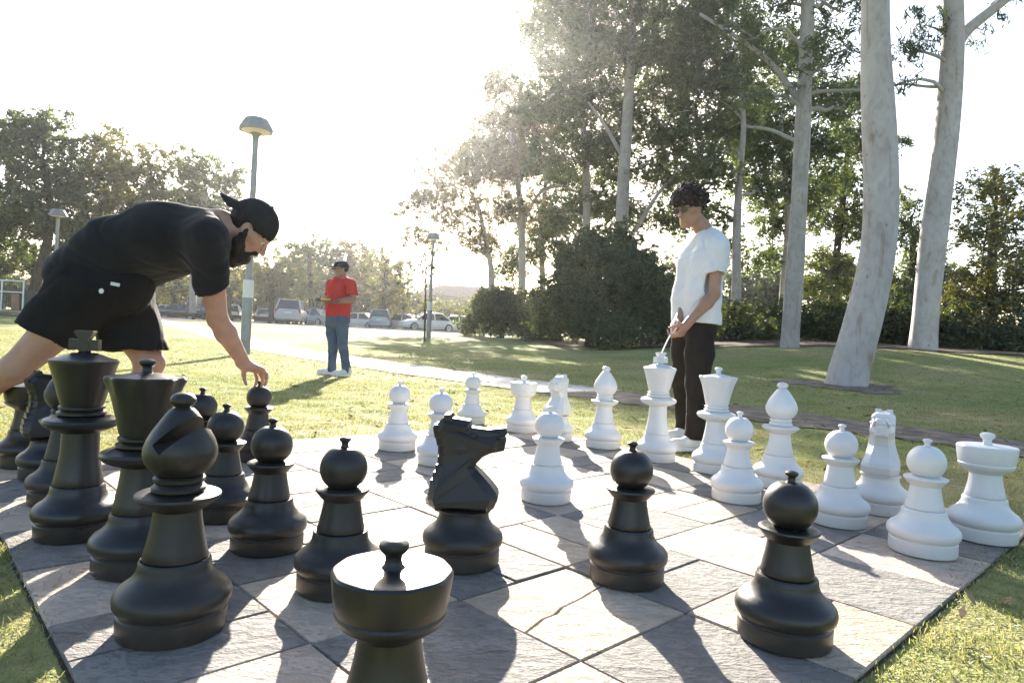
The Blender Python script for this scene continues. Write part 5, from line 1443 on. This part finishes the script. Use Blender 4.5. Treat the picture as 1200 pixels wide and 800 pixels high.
# ---------------------------------------------------------------- man in black bending over the board
def bent_man():
    D = 2.98
    org = np.array([-1.62, 2.98, 0])
    t = thing('person', org, 'man in black T-shirt, shorts and backwards cap bending down to grip a black pawn', 'person')
    hip = W(113, 338, D); waist = W(142, 300, D); chest = W(200, 278, D); up = W(240, 270, D)
    shN, shF = W(243, 284, D - .17), W(248, 268, D + .17)
    elN = W(255, 374, D + .04)
    top = np.array([PAWN_HELD[0], PAWN_HELD[1], BZ + .39])
    wrN = W(287, 427, 3.23)
    head = W(293, 269, D + .02)
    R = frame(np.array([.66, .22, -.72]), np.array([.72, .05, .72]))
    nk = W(258, 263, D)
    hipN, hipF = W(108, 345, D - .10), W(128, 345, D + .12)
    knF = W(176, 425, D + .16); ankF = on(knF[0] - .10, knF[1] + .06); ankF[2] = .10
    knN = W(18, 432, D - .14); ftN = W(-92, 505, D - .10); ftN[2] = max(.09, ftN[2])
    S = SDF(*bounds([hip, head, knF, ankF, knN, ftN, top, elN], .16), .0055)
    S.cone(hip, waist, .10, .10, .05).cone(waist, chest, .10, .11, .05).cone(chest, up, .11, .085, .05)
    S.cone(shN, up, .052, .08, .04).cone(shF, up, .052, .08, .04)
    S.chain([up, nk, head + R @ np.array([-.03, 0, -.05])], [.075, .060, .056], .03)
    q = add_head(S, head, R)
    arm(S, shN, elN, wrN, .056, .043, .029, fore=.047)
    elF = W(214, 300, D + .30); wrF = W(166, 336, D + .30)
    arm(S, shF, elF, wrF)
    add_hand(S, wrF, W(140, 362, D + .30) - wrF, np.array([-.3, -.6, -.6]), 1, curl=(.3, .3, .3, .35))
    # the gripping hand: palm above the ball, fingers down its far side, thumb on the near side
    hd = unit(top + np.array([.045, .02, .036]) - wrN)
    add_hand(S, wrN, hd, np.array([.15, -.1, -1.0]), 1, curl=(.62, .60, .62, .70), spread=.20, th=(.75, .75), sc=1.03, thumb_curl=.35)
    # legs
    for h_, k_, a_, m in ((hipF, knF, ankF, .5), (hipN, knN, ftN, .5)):
        S.chain([h_, h_ + (k_ - h_) * .4, k_], [.095, .085, .060], .04)
        c_ = k_ + (a_ - k_) * .3 + np.array([-.02, 0, .0])
        S.chain([k_, c_, a_], [.058, .060, .038], .03)
    S.build('body', m_skin, t, org)
    # T-shirt
    S = SDF(*bounds([hip, up, shN, shF, nk], .34), .007)
    z = np.array([0, 0, 1.0]); yv = np.array([0, 1.0, 0])
    for off, rr in ((-.085, (.150, .150, .145)), (.085, (.150, .150, .145))):
        a = W(100, 322, D) + yv * off; b = W(150, 297, D) + yv * off; c = W(200, 280, D) + yv * off; d_ = W(238, 277, D) + yv * off * .8
        S.chain([a, b, c, d_], [.118, .136, .138, .112], .06)
    S.cone(W(175, 300, D), W(215, 294, D), .105, .105, .06)
    S.cone(W(236, 280, D - .12), W(236, 276, D + .12), .11, .10, .05)
    # sleeves with open ends
    for s_, e_, L_, r0, r1 in ((shN, elN, .66, .080, .072), (shF, elF, .70, .080, .080)):
        ax = unit(e_ - s_); end = s_ + (e_ - s_) * L_ * .88
        tl = unit(ax + np.array([.30, 0, 0]))
        S.cone(s_ - ax * .02, end + ax * .06, r0, r1, .05, clip=[(end, tl)])
    S.ripple(.008, 18, 3, 4); S.folds((.9, .2, .5), 17, .006, 1, 9); S.folds((.6, .1, -.8), 13, .006, 2, 9); S.folds((.3, .1, .9), 21, .004, 3, 8)
    for s_, e_, L_ in ((shN, elN, .66), (shF, elF, .70)):
        ax = unit(e_ - s_); end = s_ + (e_ - s_) * L_ * .88
        S.cone(end - ax * .03, end + ax * .10, .054, .068, .004, sub=True)
    S.cone(W(266, 266, D), W(290, 262, D), .072, .10, .01, sub=True)
    S.cone(W(240, 262, D), W(262, 262, D), .090, .076, .03) if False else None                     # neck opening
    # hem at the hips, hanging a little
    pA = W(66, 330, D); pB = W(150, 352, D); nn = np.cross(pB - pA, yv); nn = nn if nn[2] < 0 else -nn
    S.cut(pA, unit(nn * 1.0))
    sh_ = S.build('t_shirt', m_tee_k, t, org)
    # shorts
    S = SDF(*bounds([hipN, hipF, knF, W(40, 400, D - .1)], .28), .007)
    S.cone(W(104, 330, D - .08), W(104, 330, D + .08), .140, .140, .05).cone(W(140, 332, D - .06), W(140, 332, D + .08), .135, .135, .06)
    eF = W(163, 425, D + .15); aF = unit(eF - W(142, 345, D + .1)); hemF = W(161, 411, D + .15)
    S.cone(W(138, 345, D + .10), eF, .150, .140, .05, clip=[(hemF, unit(np.array([.05, 0, -1])))])
    eN = W(28, 425, D - .13); hemN = W(50, 392, D - .12); aN = unit(W(35, 425, D - .14) - W(100, 345, D - .1))
    S.cone(W(104, 340, D - .09), W(28, 412, D - .13), .142, .105, .05, clip=[(hemN, unit(aN * np.array([1, 1, 1.25])))])
    S.ripple(.008, 18, 8, 4); S.folds((.5, .2, .9), 16, .007, 5, 8); S.folds((.9, .2, -.2), 14, .006, 6, 8)
    S.cone(W(160, 390, D + .15), W(164, 440, D + .16), .095, .125, .004, sub=True)
    S.cone(hemN - aN * .05, hemN + aN * .15, .080, .098, .004, sub=True)
    so_ = S.build('shorts', m_short, t, org)
    # button, woven tag
    def front(px, py):
        v = np.array([w_.co[:] for w_ in so_.data.vertices]) + org
        m = (np.abs(v[:, 0] - W(px, py, D)[0] * v[:, 1] / D) < .03) & (np.abs(v[:, 2] - EYE - (W(px, py, D)[2] - EYE) * v[:, 1] / D) < .03)
        return W(px, py, v[m][:, 1].min() - .001)
    MB().lathe([(0, 0), (.010, 0), (.011, .002), (.008, .004), (0, .003)], 16).build('button', m_tag, so_).matrix_local = Matrix.Translation(front(119, 341) - org) @ Matrix.Rotation(rad(90), 4, 'X')
    MB().box((0, 0, 0), (.021, .0015, .007), None, 0, .001).build('woven_tag', m_tag, so_, False).matrix_local = Matrix.Translation(front(135, 333) - org) @ Matrix.Rotation(rad(8), 4, 'Y') @ Matrix.Rotation(rad(-8), 4, 'Z')
    # hair under the cap, beard
    S = SDF(*bounds([head], .24), .0045)
    S.ell(q(-.016, 0, .030), (.101, .0815, .090), R, .01)
    S.cut(q(.058, 0, 0), R @ np.array([1, 0, .15])); S.cut(q(0, 0, -.035), R @ np.array([.25, 0, -1]))
    for s in (-1, 1): S.ell(q(-.002, s * .085, -.006), (.026, .03, .038), R, .004, sub=True)
    S.ripple(.0015, 160, 2)
    S.build('hair', m_hair, t, org)
    S = SDF(*bounds([head], .26), .0045)
    for s in (-1, 1):
        S.chain([q(.000, s * .073, .010), q(.006, s * .070, -.022), q(.022, s * .062, -.072), q(.060, s * .036, -.112)], [.007, .014, .026, .033], .02)
    S.cone(q(.070, -.022, -.108), q(.070, .022, -.108), .034, .034, .02); S.cone(q(.056, 0, -.120), q(.058, 0, -.150), .040, .030, .02)
    S.cone(q(.097, -.026, -.052), q(.097, .026, -.052), .0075, .0075, .008)
    for s in (-1, 1): S.cone(q(.095, s * .026, -.054), q(.075, s * .038, -.085), .009, .014, .012)
    S.cone(q(.100, -.014, -.067), q(.100, .014, -.067), .008, .008, .004, sub=True)
    S.ripple(.003, 130, 5)
    S.build('beard', m_hair, t, org)
    eyes(t, q, org, R)
    glasses(t, q, org, m_wire, None, .025, th=.0013)
    # backwards cap
    S = SDF(*bounds([head], .30), .0045)
    S.ell(q(-.012, 0, .038), (.110, .0905, .104), R, .01)
    S.cut(q(.0, 0, .030), R @ np.array([-.10, 0, -1.0]))
    S.ell(q(-.012, 0, .030), (.104, .085, .098), R, .002, sub=True)
    cp = S.build('cap', m_cap, t, org)
    br = MB(); V = []
    nn_ = 13
    for k, tz in ((0, .0045), (1, -.0045)):
        for i in range(nn_):
            a = -1.0 + 2.0 * i / (nn_ - 1)
            for rr in (0, 1):
                x = -.012 - (.108 * math.cos(a) * (1 if rr == 0 else 1) + (rr * .078 * math.cos(a * .8))); y = .078 * math.sin(a) * (1 - .22 * rr)
                zc = .048 - rr * .036 - 2.2 * y * y + tz
                V.append(q(x, y, zc))
    f = []
    for i in range(nn_ - 1):
        a = 2 * i; b = 2 * nn_ + 2 * i
        f += [[a, a + 1, a + 3, a + 2], [b, b + 2, b + 3, b + 1], [a + 1, b + 1, b + 3, a + 3], [a, a + 2, b + 2, b]]
    f += [[0, 2 * nn_, 2 * nn_ + 1, 1], [2 * nn_ - 2, 2 * nn_ - 1, 4 * nn_ - 1, 4 * nn_ - 2]]
    MB().add(V, f).build('brim', m_cap, cp, True, 50, org=org)
    MB().ball(q(-.012, 0, .143), (.008, .008, .004), 12, 8, R).build('top_button', m_cap, cp, True, 50, org=org)
    shoe(t, ankF * np.array([1, 1, 0]) + np.array([-.05, -.02, BZ]), (1, .35), org)
    shoe(t, ftN * np.array([1, 1, 0]) + np.array([-.07, 0, .0]), (1, .3), org)
    return t


# ---------------------------------------------------------------- youth in white T-shirt
def youth():
    D = 4.5
    org = np.array([1.22, 4.5, 0])
    t = thing('person', org, 'youth in white T-shirt and dark trousers standing behind the white king, looking down', 'person')
    hip = W(816, 380, D); waist = W(818, 345, D); chest = W(824, 308, D); up = W(829, 283, D)
    shN, shF = W(840, 290, D - .16), W(816, 286, D + .17)
    elN, wrN = W(837, 345, D - .20), W(806, 379, D - .24)
    elF, wrF = W(806, 345, D + .10), W(795, 376, D - .06)
    head = W(808, 245, D - .03)
    R = frame(np.array([-.72, -.60, -.30]), np.array([-.30, -.16, 1.0]))
    hipN, hipF = W(821, 385, D - .09), W(804, 384, D + .10)
    knN, knF = W(817, 450, D - .13), W(800, 446, D + .20)
    gN = G(806, 529); gF = G(796, 513)
    anN = np.array([W(815, 512, 4.36)[0], 4.36, .10]); anF = np.array([W(803, 500, 4.80)[0], 4.80, .10])
    S = SDF(*bounds([hip, head, anN, anF, elN, wrN], .18), .0055)
    S.cone(hip, waist, .095, .085, .05).cone(waist, chest, .085, .09, .05).cone(chest, up, .09, .065, .04)
    S.cone(shN, up, .047, .062, .03).cone(shF, up, .047, .062, .03)
    S.chain([up, W(824, 268, D), head + R @ np.array([-.03, 0, -.05])], [.07, .052, .050], .03)
    q = add_head(S, head, R, .92)
    arm(S, shN, elN, wrN, .047, .037, .025, fore=.041); arm(S, shF, elF, wrF, .047, .037, .025, fore=.041)
    knot = W(786.5, 391, D - .22)
    add_hand(S, wrN, unit(W(793, 394, D - .23) - wrN) + np.array([0, 0, -.2]), np.array([-.6, .6, .4]), -1, curl=(.75, .8, .85, .9), spread=.05, th=(.4, .7))
    add_hand(S, wrF, unit(W(783, 392, D - .16) - wrF) + np.array([0, 0, -.1]), np.array([.2, -.8, -.3]), 1, curl=(.55, .65, .75, .85), spread=.05, th=(.4, .7))
    for h_, k_, a_ in ((hipN, knN, anN), (hipF, knF, anF)):
        S.chain([h_, h_ + (k_ - h_) * .4, k_], [.082, .074, .052], .04); S.chain([k_, k_ + (a_ - k_) * .3, a_], [.050, .051, .036], .03)
    S.build('body', m_skin_t, t, org)
    # T-shirt
    S = SDF(*bounds([hip, up, shN, shF], .26), .0065)
    yv = np.array([-.35, 1.0, 0]); yv /= np.linalg.norm(yv)
    for off in (-.075, .075):
        S.chain([W(815, 392, D) + yv * off, W(816, 345, D) + yv * off, W(823, 308, D) + yv * off, W(829, 288, D) + yv * off * .8], [.126, .113, .116, .086], .05)
    S.cone(shN, up, .068, .090, .05).cone(shF, up, .070, .090, .05)
    for s_, e_ in ((shN, elN), (shF, elF)):
        ax = unit(e_ - s_); end = s_ + (e_ - s_) * .58
        S.cone(s_ - ax * .01, end + ax * .05, .072, .076, .04, clip=[(end, ax)])
    S.ripple(.006, 20, 4, 4); S.folds((-.5, .2, .85), 16, .009, 11, 8); S.folds((.8, .3, .35), 14, .009, 12, 8); S.folds((-.2, .5, .8), 22, .006, 13, 7)
    for s_, e_ in ((shN, elN), (shF, elF)):
        ax = unit(e_ - s_); end = s_ + (e_ - s_) * .58
        S.cone(end - ax * .03, end + ax * .09, .052, .066, .004, sub=True)
    S.cone(W(823, 266, D), W(814, 245, D), .060, .085, .008, sub=True)
    S.cut(W(815, 379, D), (-.05, 0, -1))
    S.build('t_shirt', m_tee_w, t, org)
    # trousers
    S = SDF(*bounds([hip, anN, anF], .24), .0065)
    S.cone(W(816, 384, D) - yv * .06, W(816, 384, D) + yv * .06, .106, .106, .04)
    for h_, k_, a_ in ((hipN, knN, anN), (hipF, knF, anF)):
        e_ = a_ + np.array([0, 0, -.05])
        S.chain([h_, h_ + (k_ - h_) * .45, k_, a_ + np.array([0, 0, .02]), e_], [.094, .090, .075, .064, .064], .03)
    S.ripple(.005, 22, 6, 4); S.folds((.2, .2, 1), 24, .006, 15)
    S.cut(np.array([0, 0, .085]), (0, 0, -1)); S.cut(W(817, 366, D), (0, 0, 1))
    S.build('trousers', m_pant, t, org)
    # curly hair
    S = SDF(*bounds([head], .26), .0045)
    S.ell(q(-.022, 0, .048), (.118, .098, .104), R, .01)
    r = np.random.default_rng(3)
    for _ in range(420):
        v = unit(r.normal(size=3) * np.array([1, 1, .8]) + np.array([.1, 0, .5]))
        p = np.array([-.020, 0, .050]) + v * np.array([.122, .102, .108]) * r.uniform(.96, 1.08)
        if p[2] < -.04 or (p[0] > .045 and p[2] < .050): continue
        w_ = unit(r.normal(size=3) + 1.2 * v[[1, 2, 0]]) * r.uniform(.012, .03)
        S.cone(q(*(p - w_)), q(*(p + w_)), r.uniform(.006, .010), r.uniform(.003, .006), .003)
    for y in np.linspace(-.066, .066, 15):
        a0 = q(.062, y, .105); a1 = q(.104 - abs(y) * .45, y + r.normal() * .008, .066 + r.normal() * .008); a2 = q(.100 - abs(y) * .5, y + r.normal() * .012, .036 + r.normal() * .010)
        S.chain([a0, a1, a2], [.018, .014, .006], .008)
    S.ell(q(.085, 0, -.045), (.06, .075, .070), R, .006, sub=True)
    for s in (-1, 1): S.ell(q(.000, s * .090, -.012), (.024, .03, .034), R, .004, sub=True)
    S.cut(q(0, 0, -.060), R @ np.array([.3, 0, -1]))
    S.ripple(.002, 120, 7)
    S.build('hair', m_hair_b, t, org)
    eyes(t, q, org, R)
    glasses(t, q, org, m_frame, m_shade, .026, th=.0022, rz=.66)
    dN = np.array([-.96, -.28]); shoe(t, np.array([anN[0] + .055, anN[1] + .02, .004]), dN, org, L=.29); shoe(t, np.array([anF[0] + .05, anF[1] + .02, .004]), np.array([-.85, -.5]), org, L=.29)
    # the cord that he pulls the king with
    kt = np.array([KING_W[0], KING_W[1], BZ + .645])
    c = kt.copy()
    o = thing('pull_cord', c, 'thin white looped cord from the youth\'s hands to the top of the white king', 'cord')
    b = MB()
    b.tube([kt + np.array([0, 0, -.03]), kt + (knot - kt) * .5 + np.array([.004, 0, 0]), knot], .0042, 8)
    loop = [knot, knot + np.array([.000, .01, .035]), knot + np.array([.020, .012, .075]), knot + np.array([.035, .01, .085]), knot + np.array([.038, 0, .055]), knot + np.array([.020, -.005, .015]), knot]
    b.tube(loop, .0038, 8)
    b.build('cord', m_cord, o, True, 60, org=c)
    return t


# ---------------------------------------------------------------- man in the red polo shirt
def red_man():
    D = 9.8
    org = on(W(397, 440, D)[0], D)
    t = thing('person', org, 'man in red polo shirt, jeans, sunglasses and cap standing on the sunlit lawn', 'person')
    hip = W(395, 374, D); chest = W(398, 345, D); up = W(400, 330, D)
    shR, shL = W(411, 333, D - .06), W(389, 333, D + .12)
    elR, wrR = W(413.5, 351, D - .10), W(391, 353.5, D - .30)
    elL, wrL = W(387, 351, D + .05), W(383, 352, D - .24)
    head = W(399.5, 315.5, D - .02)
    R = frame(np.array([-.78, -.62, -.05]), np.array([0, 0, 1.0]))
    hR, hL = W(401, 378, D - .03), W(389, 378, D + .06)
    kR, kL = W(402, 405, D - .08), W(390, 406, D)
    aR, aL = on(W(406, 436, D - .05)[0], D - .05), on(W(389, 436, D + .05)[0], D + .05)
    aR[2] += .09; aL[2] += .09
    S = SDF(*bounds([hip, head, aR, aL, elR], .18), .008)
    S.cone(hip, chest, .095, .10, .05).cone(chest, up, .10, .075, .05).cone(shR, up, .05, .065, .03).cone(shL, up, .05, .065, .03)
    S.chain([up, W(400, 324, D), head + R @ np.array([-.03, 0, -.05])], [.075, .060, .056], .03)
    q = add_head(S, head, R)
    arm(S, shR, elR, wrR, .052, .042, .030, fore=.046); arm(S, shL, elL, wrL, .052, .042, .030, fore=.046)
    add_hand(S, wrR, np.array([-1, -.2, .0]), np.array([0, .3, -1.0]), -1, curl=(.6, .6, .6, .6), spread=.08)
    add_hand(S, wrL, np.array([-.7, -.7, .0]), np.array([.2, 0, 1.0]), -1, curl=(.4, .4, .4, .4), spread=.08)
    for h_, k_, a_ in ((hR, kR, aR), (hL, kL, aL)):
        S.chain([h_, k_, a_], [.085, .055, .038], .03)
    S.build('body', m_skin_b, t, org)
    S = SDF(*bounds([hip, up, elR, elL], .26), .008)
    yv = np.array([.45, .55, 0]); yv /= np.linalg.norm(yv)
    for off in (-.07, .07):
        S.chain([W(396, 372, D) + yv * off, W(397, 352, D) + yv * off, W(399, 338, D) + yv * off, W(400, 330, D) + yv * off * .8], [.122, .120, .122, .085], .05)
    S.cone(shR, up, .07, .09, .05).cone(shL, up, .07, .09, .05)
    for s_, e_ in ((shR, elR), (shL, elL)):
        ax = unit(e_ - s_); end = s_ + (e_ - s_) * .72
        S.cone(s_, end + ax * .05, .080, .088, .04, clip=[(end, ax)])
    S.ripple(.005, 24, 14); S.folds((.4, .2, .9), 17, .007, 17)
    S.cone(W(399, 324, D - .05), W(398, 312, D - .05), .065, .08, .008, sub=True)
    S.cut(W(396, 371, D), (0, 0, -1))
    ps = S.build('polo_shirt', m_polo, t, org)
    b = MB()
    for s in (-1, 1):
        fw = R @ np.array([1, 0, 0]); lf = R @ np.array([0, 1, 0]); c_ = W(399.6, 326, D)
        b.add([c_ + fw * .075 + lf * s * .012, c_ + fw * .02 + lf * s * .085 + np.array([0, 0, .03]), c_ + fw * .045 + lf * s * .11 + np.array([0, 0, -.01]), c_ + fw * .115 + lf * s * .045 + np.array([0, 0, -.055]),
               c_ + fw * .065 + lf * s * .012 + np.array([0, 0, -.008]), c_ + fw * .01 + lf * s * .080 + np.array([0, 0, .02]), c_ + fw * .035 + lf * s * .10 + np.array([0, 0, -.02]), c_ + fw * .10 + lf * s * .04 + np.array([0, 0, -.06])],
              [[0, 1, 2, 3], [7, 6, 5, 4], [0, 4, 5, 1], [1, 5, 6, 2], [2, 6, 7, 3], [3, 7, 4, 0]])
    b.build('collar', m_polo, ps, False, org=org)
    S = SDF(*bounds([hip, aR, aL], .24), .008)
    S.cone(W(396, 374, D) - yv * .06, W(396, 374, D) + yv * .06, .130, .130, .05)
    for h_, k_, a_ in ((hR, kR, aR), (hL, kL, aL)):
        S.chain([h_, h_ + (k_ - h_) * .45, k_, a_, a_ + np.array([0, 0, -.05])], [.098, .088, .070, .062, .066], .02)
    S.ripple(.005, 22, 16); S.folds((.3, .2, 1), 20, .007, 18)
    S.cut(np.array([0, 0, float(hgt(*org[:2])) + .045]), (0, 0, -1)); S.cut(W(396, 366, D), (0, 0, 1))
    S.build('jeans', m_jean, t, org)
    S = SDF(*bounds([head], .24), .006)
    S.ell(q(-.016, 0, .030), (.102, .082, .092), R, .01); S.cut(q(.045, 0, 0), R @ np.array([1, 0, .15])); S.cut(q(0, 0, -.045), R @ np.array([.25, 0, -1]))
    S.build('hair', m_hair, t, org)
    S = SDF(*bounds([head], .30), .006)
    S.ell(q(-.010, 0, .040), (.112, .090, .100), R, .01); S.cut(q(0, 0, .034), R @ np.array([.05, 0, -1.0]))
    cp = S.build('cap', m_cap, t, org)
    S = SDF(*bounds([head], .30), .006)
    S.ell(q(.11, 0, .040), (.085, .070, .009), R @ np.array(Euler((0, rad(10), 0)).to_matrix()), .004); S.cut(q(.075, 0, 0), R @ np.array([-1, 0, 0]))
    S.build('brim', m_cap, cp, org)
    S = SDF(*bounds([head], .30), .006)
    S.ell(q(-.010, 0, .044), (.113, .091, .101), R, .01); S.cut(q(.0, 0, .105), R @ np.array([0, 0, -1.0]))
    S.build('cap_top', m_capw, cp, org)
    glasses(t, q, org, m_frame, m_frame, .027, name='sunglasses', th=.003)
    fd = np.array([-.9, -.5]); shoe(t, np.array([aR[0] + .06, aR[1] + .02, float(hgt(*org[:2])) + .004]), fd, org, L=.29); shoe(t, np.array([aL[0] + .06, aL[1] + .03, float(hgt(*org[:2])) + .004]), np.array([-1, -.25]), org, L=.29)
    # black controller with an orange band in his hands
    c = W(379.5, 351, D - .30)
    o = thing('handheld_device', c, 'small black device with an orange patch held in the hands of the man in red', 'device', rz=rad(20))
    MB().box((0, 0, 0), (.11, .075, .028), None, 0, .02).build('case', m_dark, o)
    MB().box((.02, -.072, .002), (.07, .010, .016), None, 0, .004).build('band', m_orange, o)
    for s in (-1, 1): MB().tube([(s * .05, 0, .02), (s * .05, 0, .05)], [.008, .012], 8).build('stick', m_dark, o)


bent_man(); youth(); red_man()
EXPO = 2.1
GLARE_HAZE = .00038
# ================================================================ light, sky, camera
SUN_EL, SUN_AZ = rad(22.5), rad(-7.0)        # azimuth measured from straight ahead (+y), positive to the right
w = bpy.data.worlds.new('World'); scn.world = w; w.use_nodes = True
nt = w.node_tree
sky = nd(nt, 'ShaderNodeTexSky'); sky.sky_type = 'NISHITA'; sky.sun_disc = False
sky.sun_elevation = SUN_EL; sky.sun_rotation = SUN_AZ; sky.air_density = 1.0; sky.dust_density = 1.9; sky.ozone_density = 1.0
nt.links.new(sky.outputs[0], nt.nodes['Background'].inputs[0]); nt.nodes['Background'].inputs[1].default_value = .085
L = bpy.data.lights.new('sun', 'SUN'); L.energy = 4.8; L.angle = rad(.55); L.color = (1, .925, .81)
so = bpy.data.objects.new('sun', L); COL.objects.link(so)
d = Vector((math.sin(SUN_AZ) * math.cos(SUN_EL), math.cos(SUN_AZ) * math.cos(SUN_EL), math.sin(SUN_EL)))
so.rotation_euler = d.to_track_quat('Z', 'Y').to_euler(); so.location = d * 60

cam = bpy.data.cameras.new('camera'); co = bpy.data.objects.new('camera', cam); COL.objects.link(co)
cam.sensor_width = 36; cam.lens = 36 * FPX / 1200; cam.shift_y = -5 / 1200
cam.clip_start = .05; cam.clip_end = 2000
R = Matrix(((CR, -SR, 0), (0, 0, -1), (SR, CR, 0)))
co.matrix_world = Matrix.Translation((0, 0, EYE)) @ R.to_4x4()
scn.camera = co
scn.view_settings.view_transform = 'Standard'; scn.view_settings.look = 'None'; scn.view_settings.gamma = 1
scn.view_settings.exposure = EXPO
scn.view_settings.use_curve_mapping = False
scn.render.engine = 'CYCLES'
scn.cycles.max_bounces = 8; scn.cycles.transparent_max_bounces = 8; scn.cycles.use_denoising = True

hz = MB().box((0, 98, 9.6), (188, 108, 11.2)).build('glare_haze', None, None, False)  # thin scattering volume, added to imitate lens glare around the sun
hz.data.materials.clear()
hm = bpy.data.materials.new('glare_haze_air'); hm.use_nodes = True; hm.node_tree.nodes.clear()
ho = nd(hm.node_tree, 'ShaderNodeOutputMaterial'); hv = nd(hm.node_tree, 'ShaderNodeVolumePrincipled')
hv.inputs['Color'].default_value = (.93, .95, .98, 1); hv.inputs['Density'].default_value = GLARE_HAZE; hv.inputs['Anisotropy'].default_value = .80
hm.node_tree.links.new(hv.outputs[0], ho.inputs['Volume']); hz.data.materials.append(hm)
tag(hz, 'added scattering volume that imitates the veil of lens glare around the sun', 'glare_haze', kind='stuff')
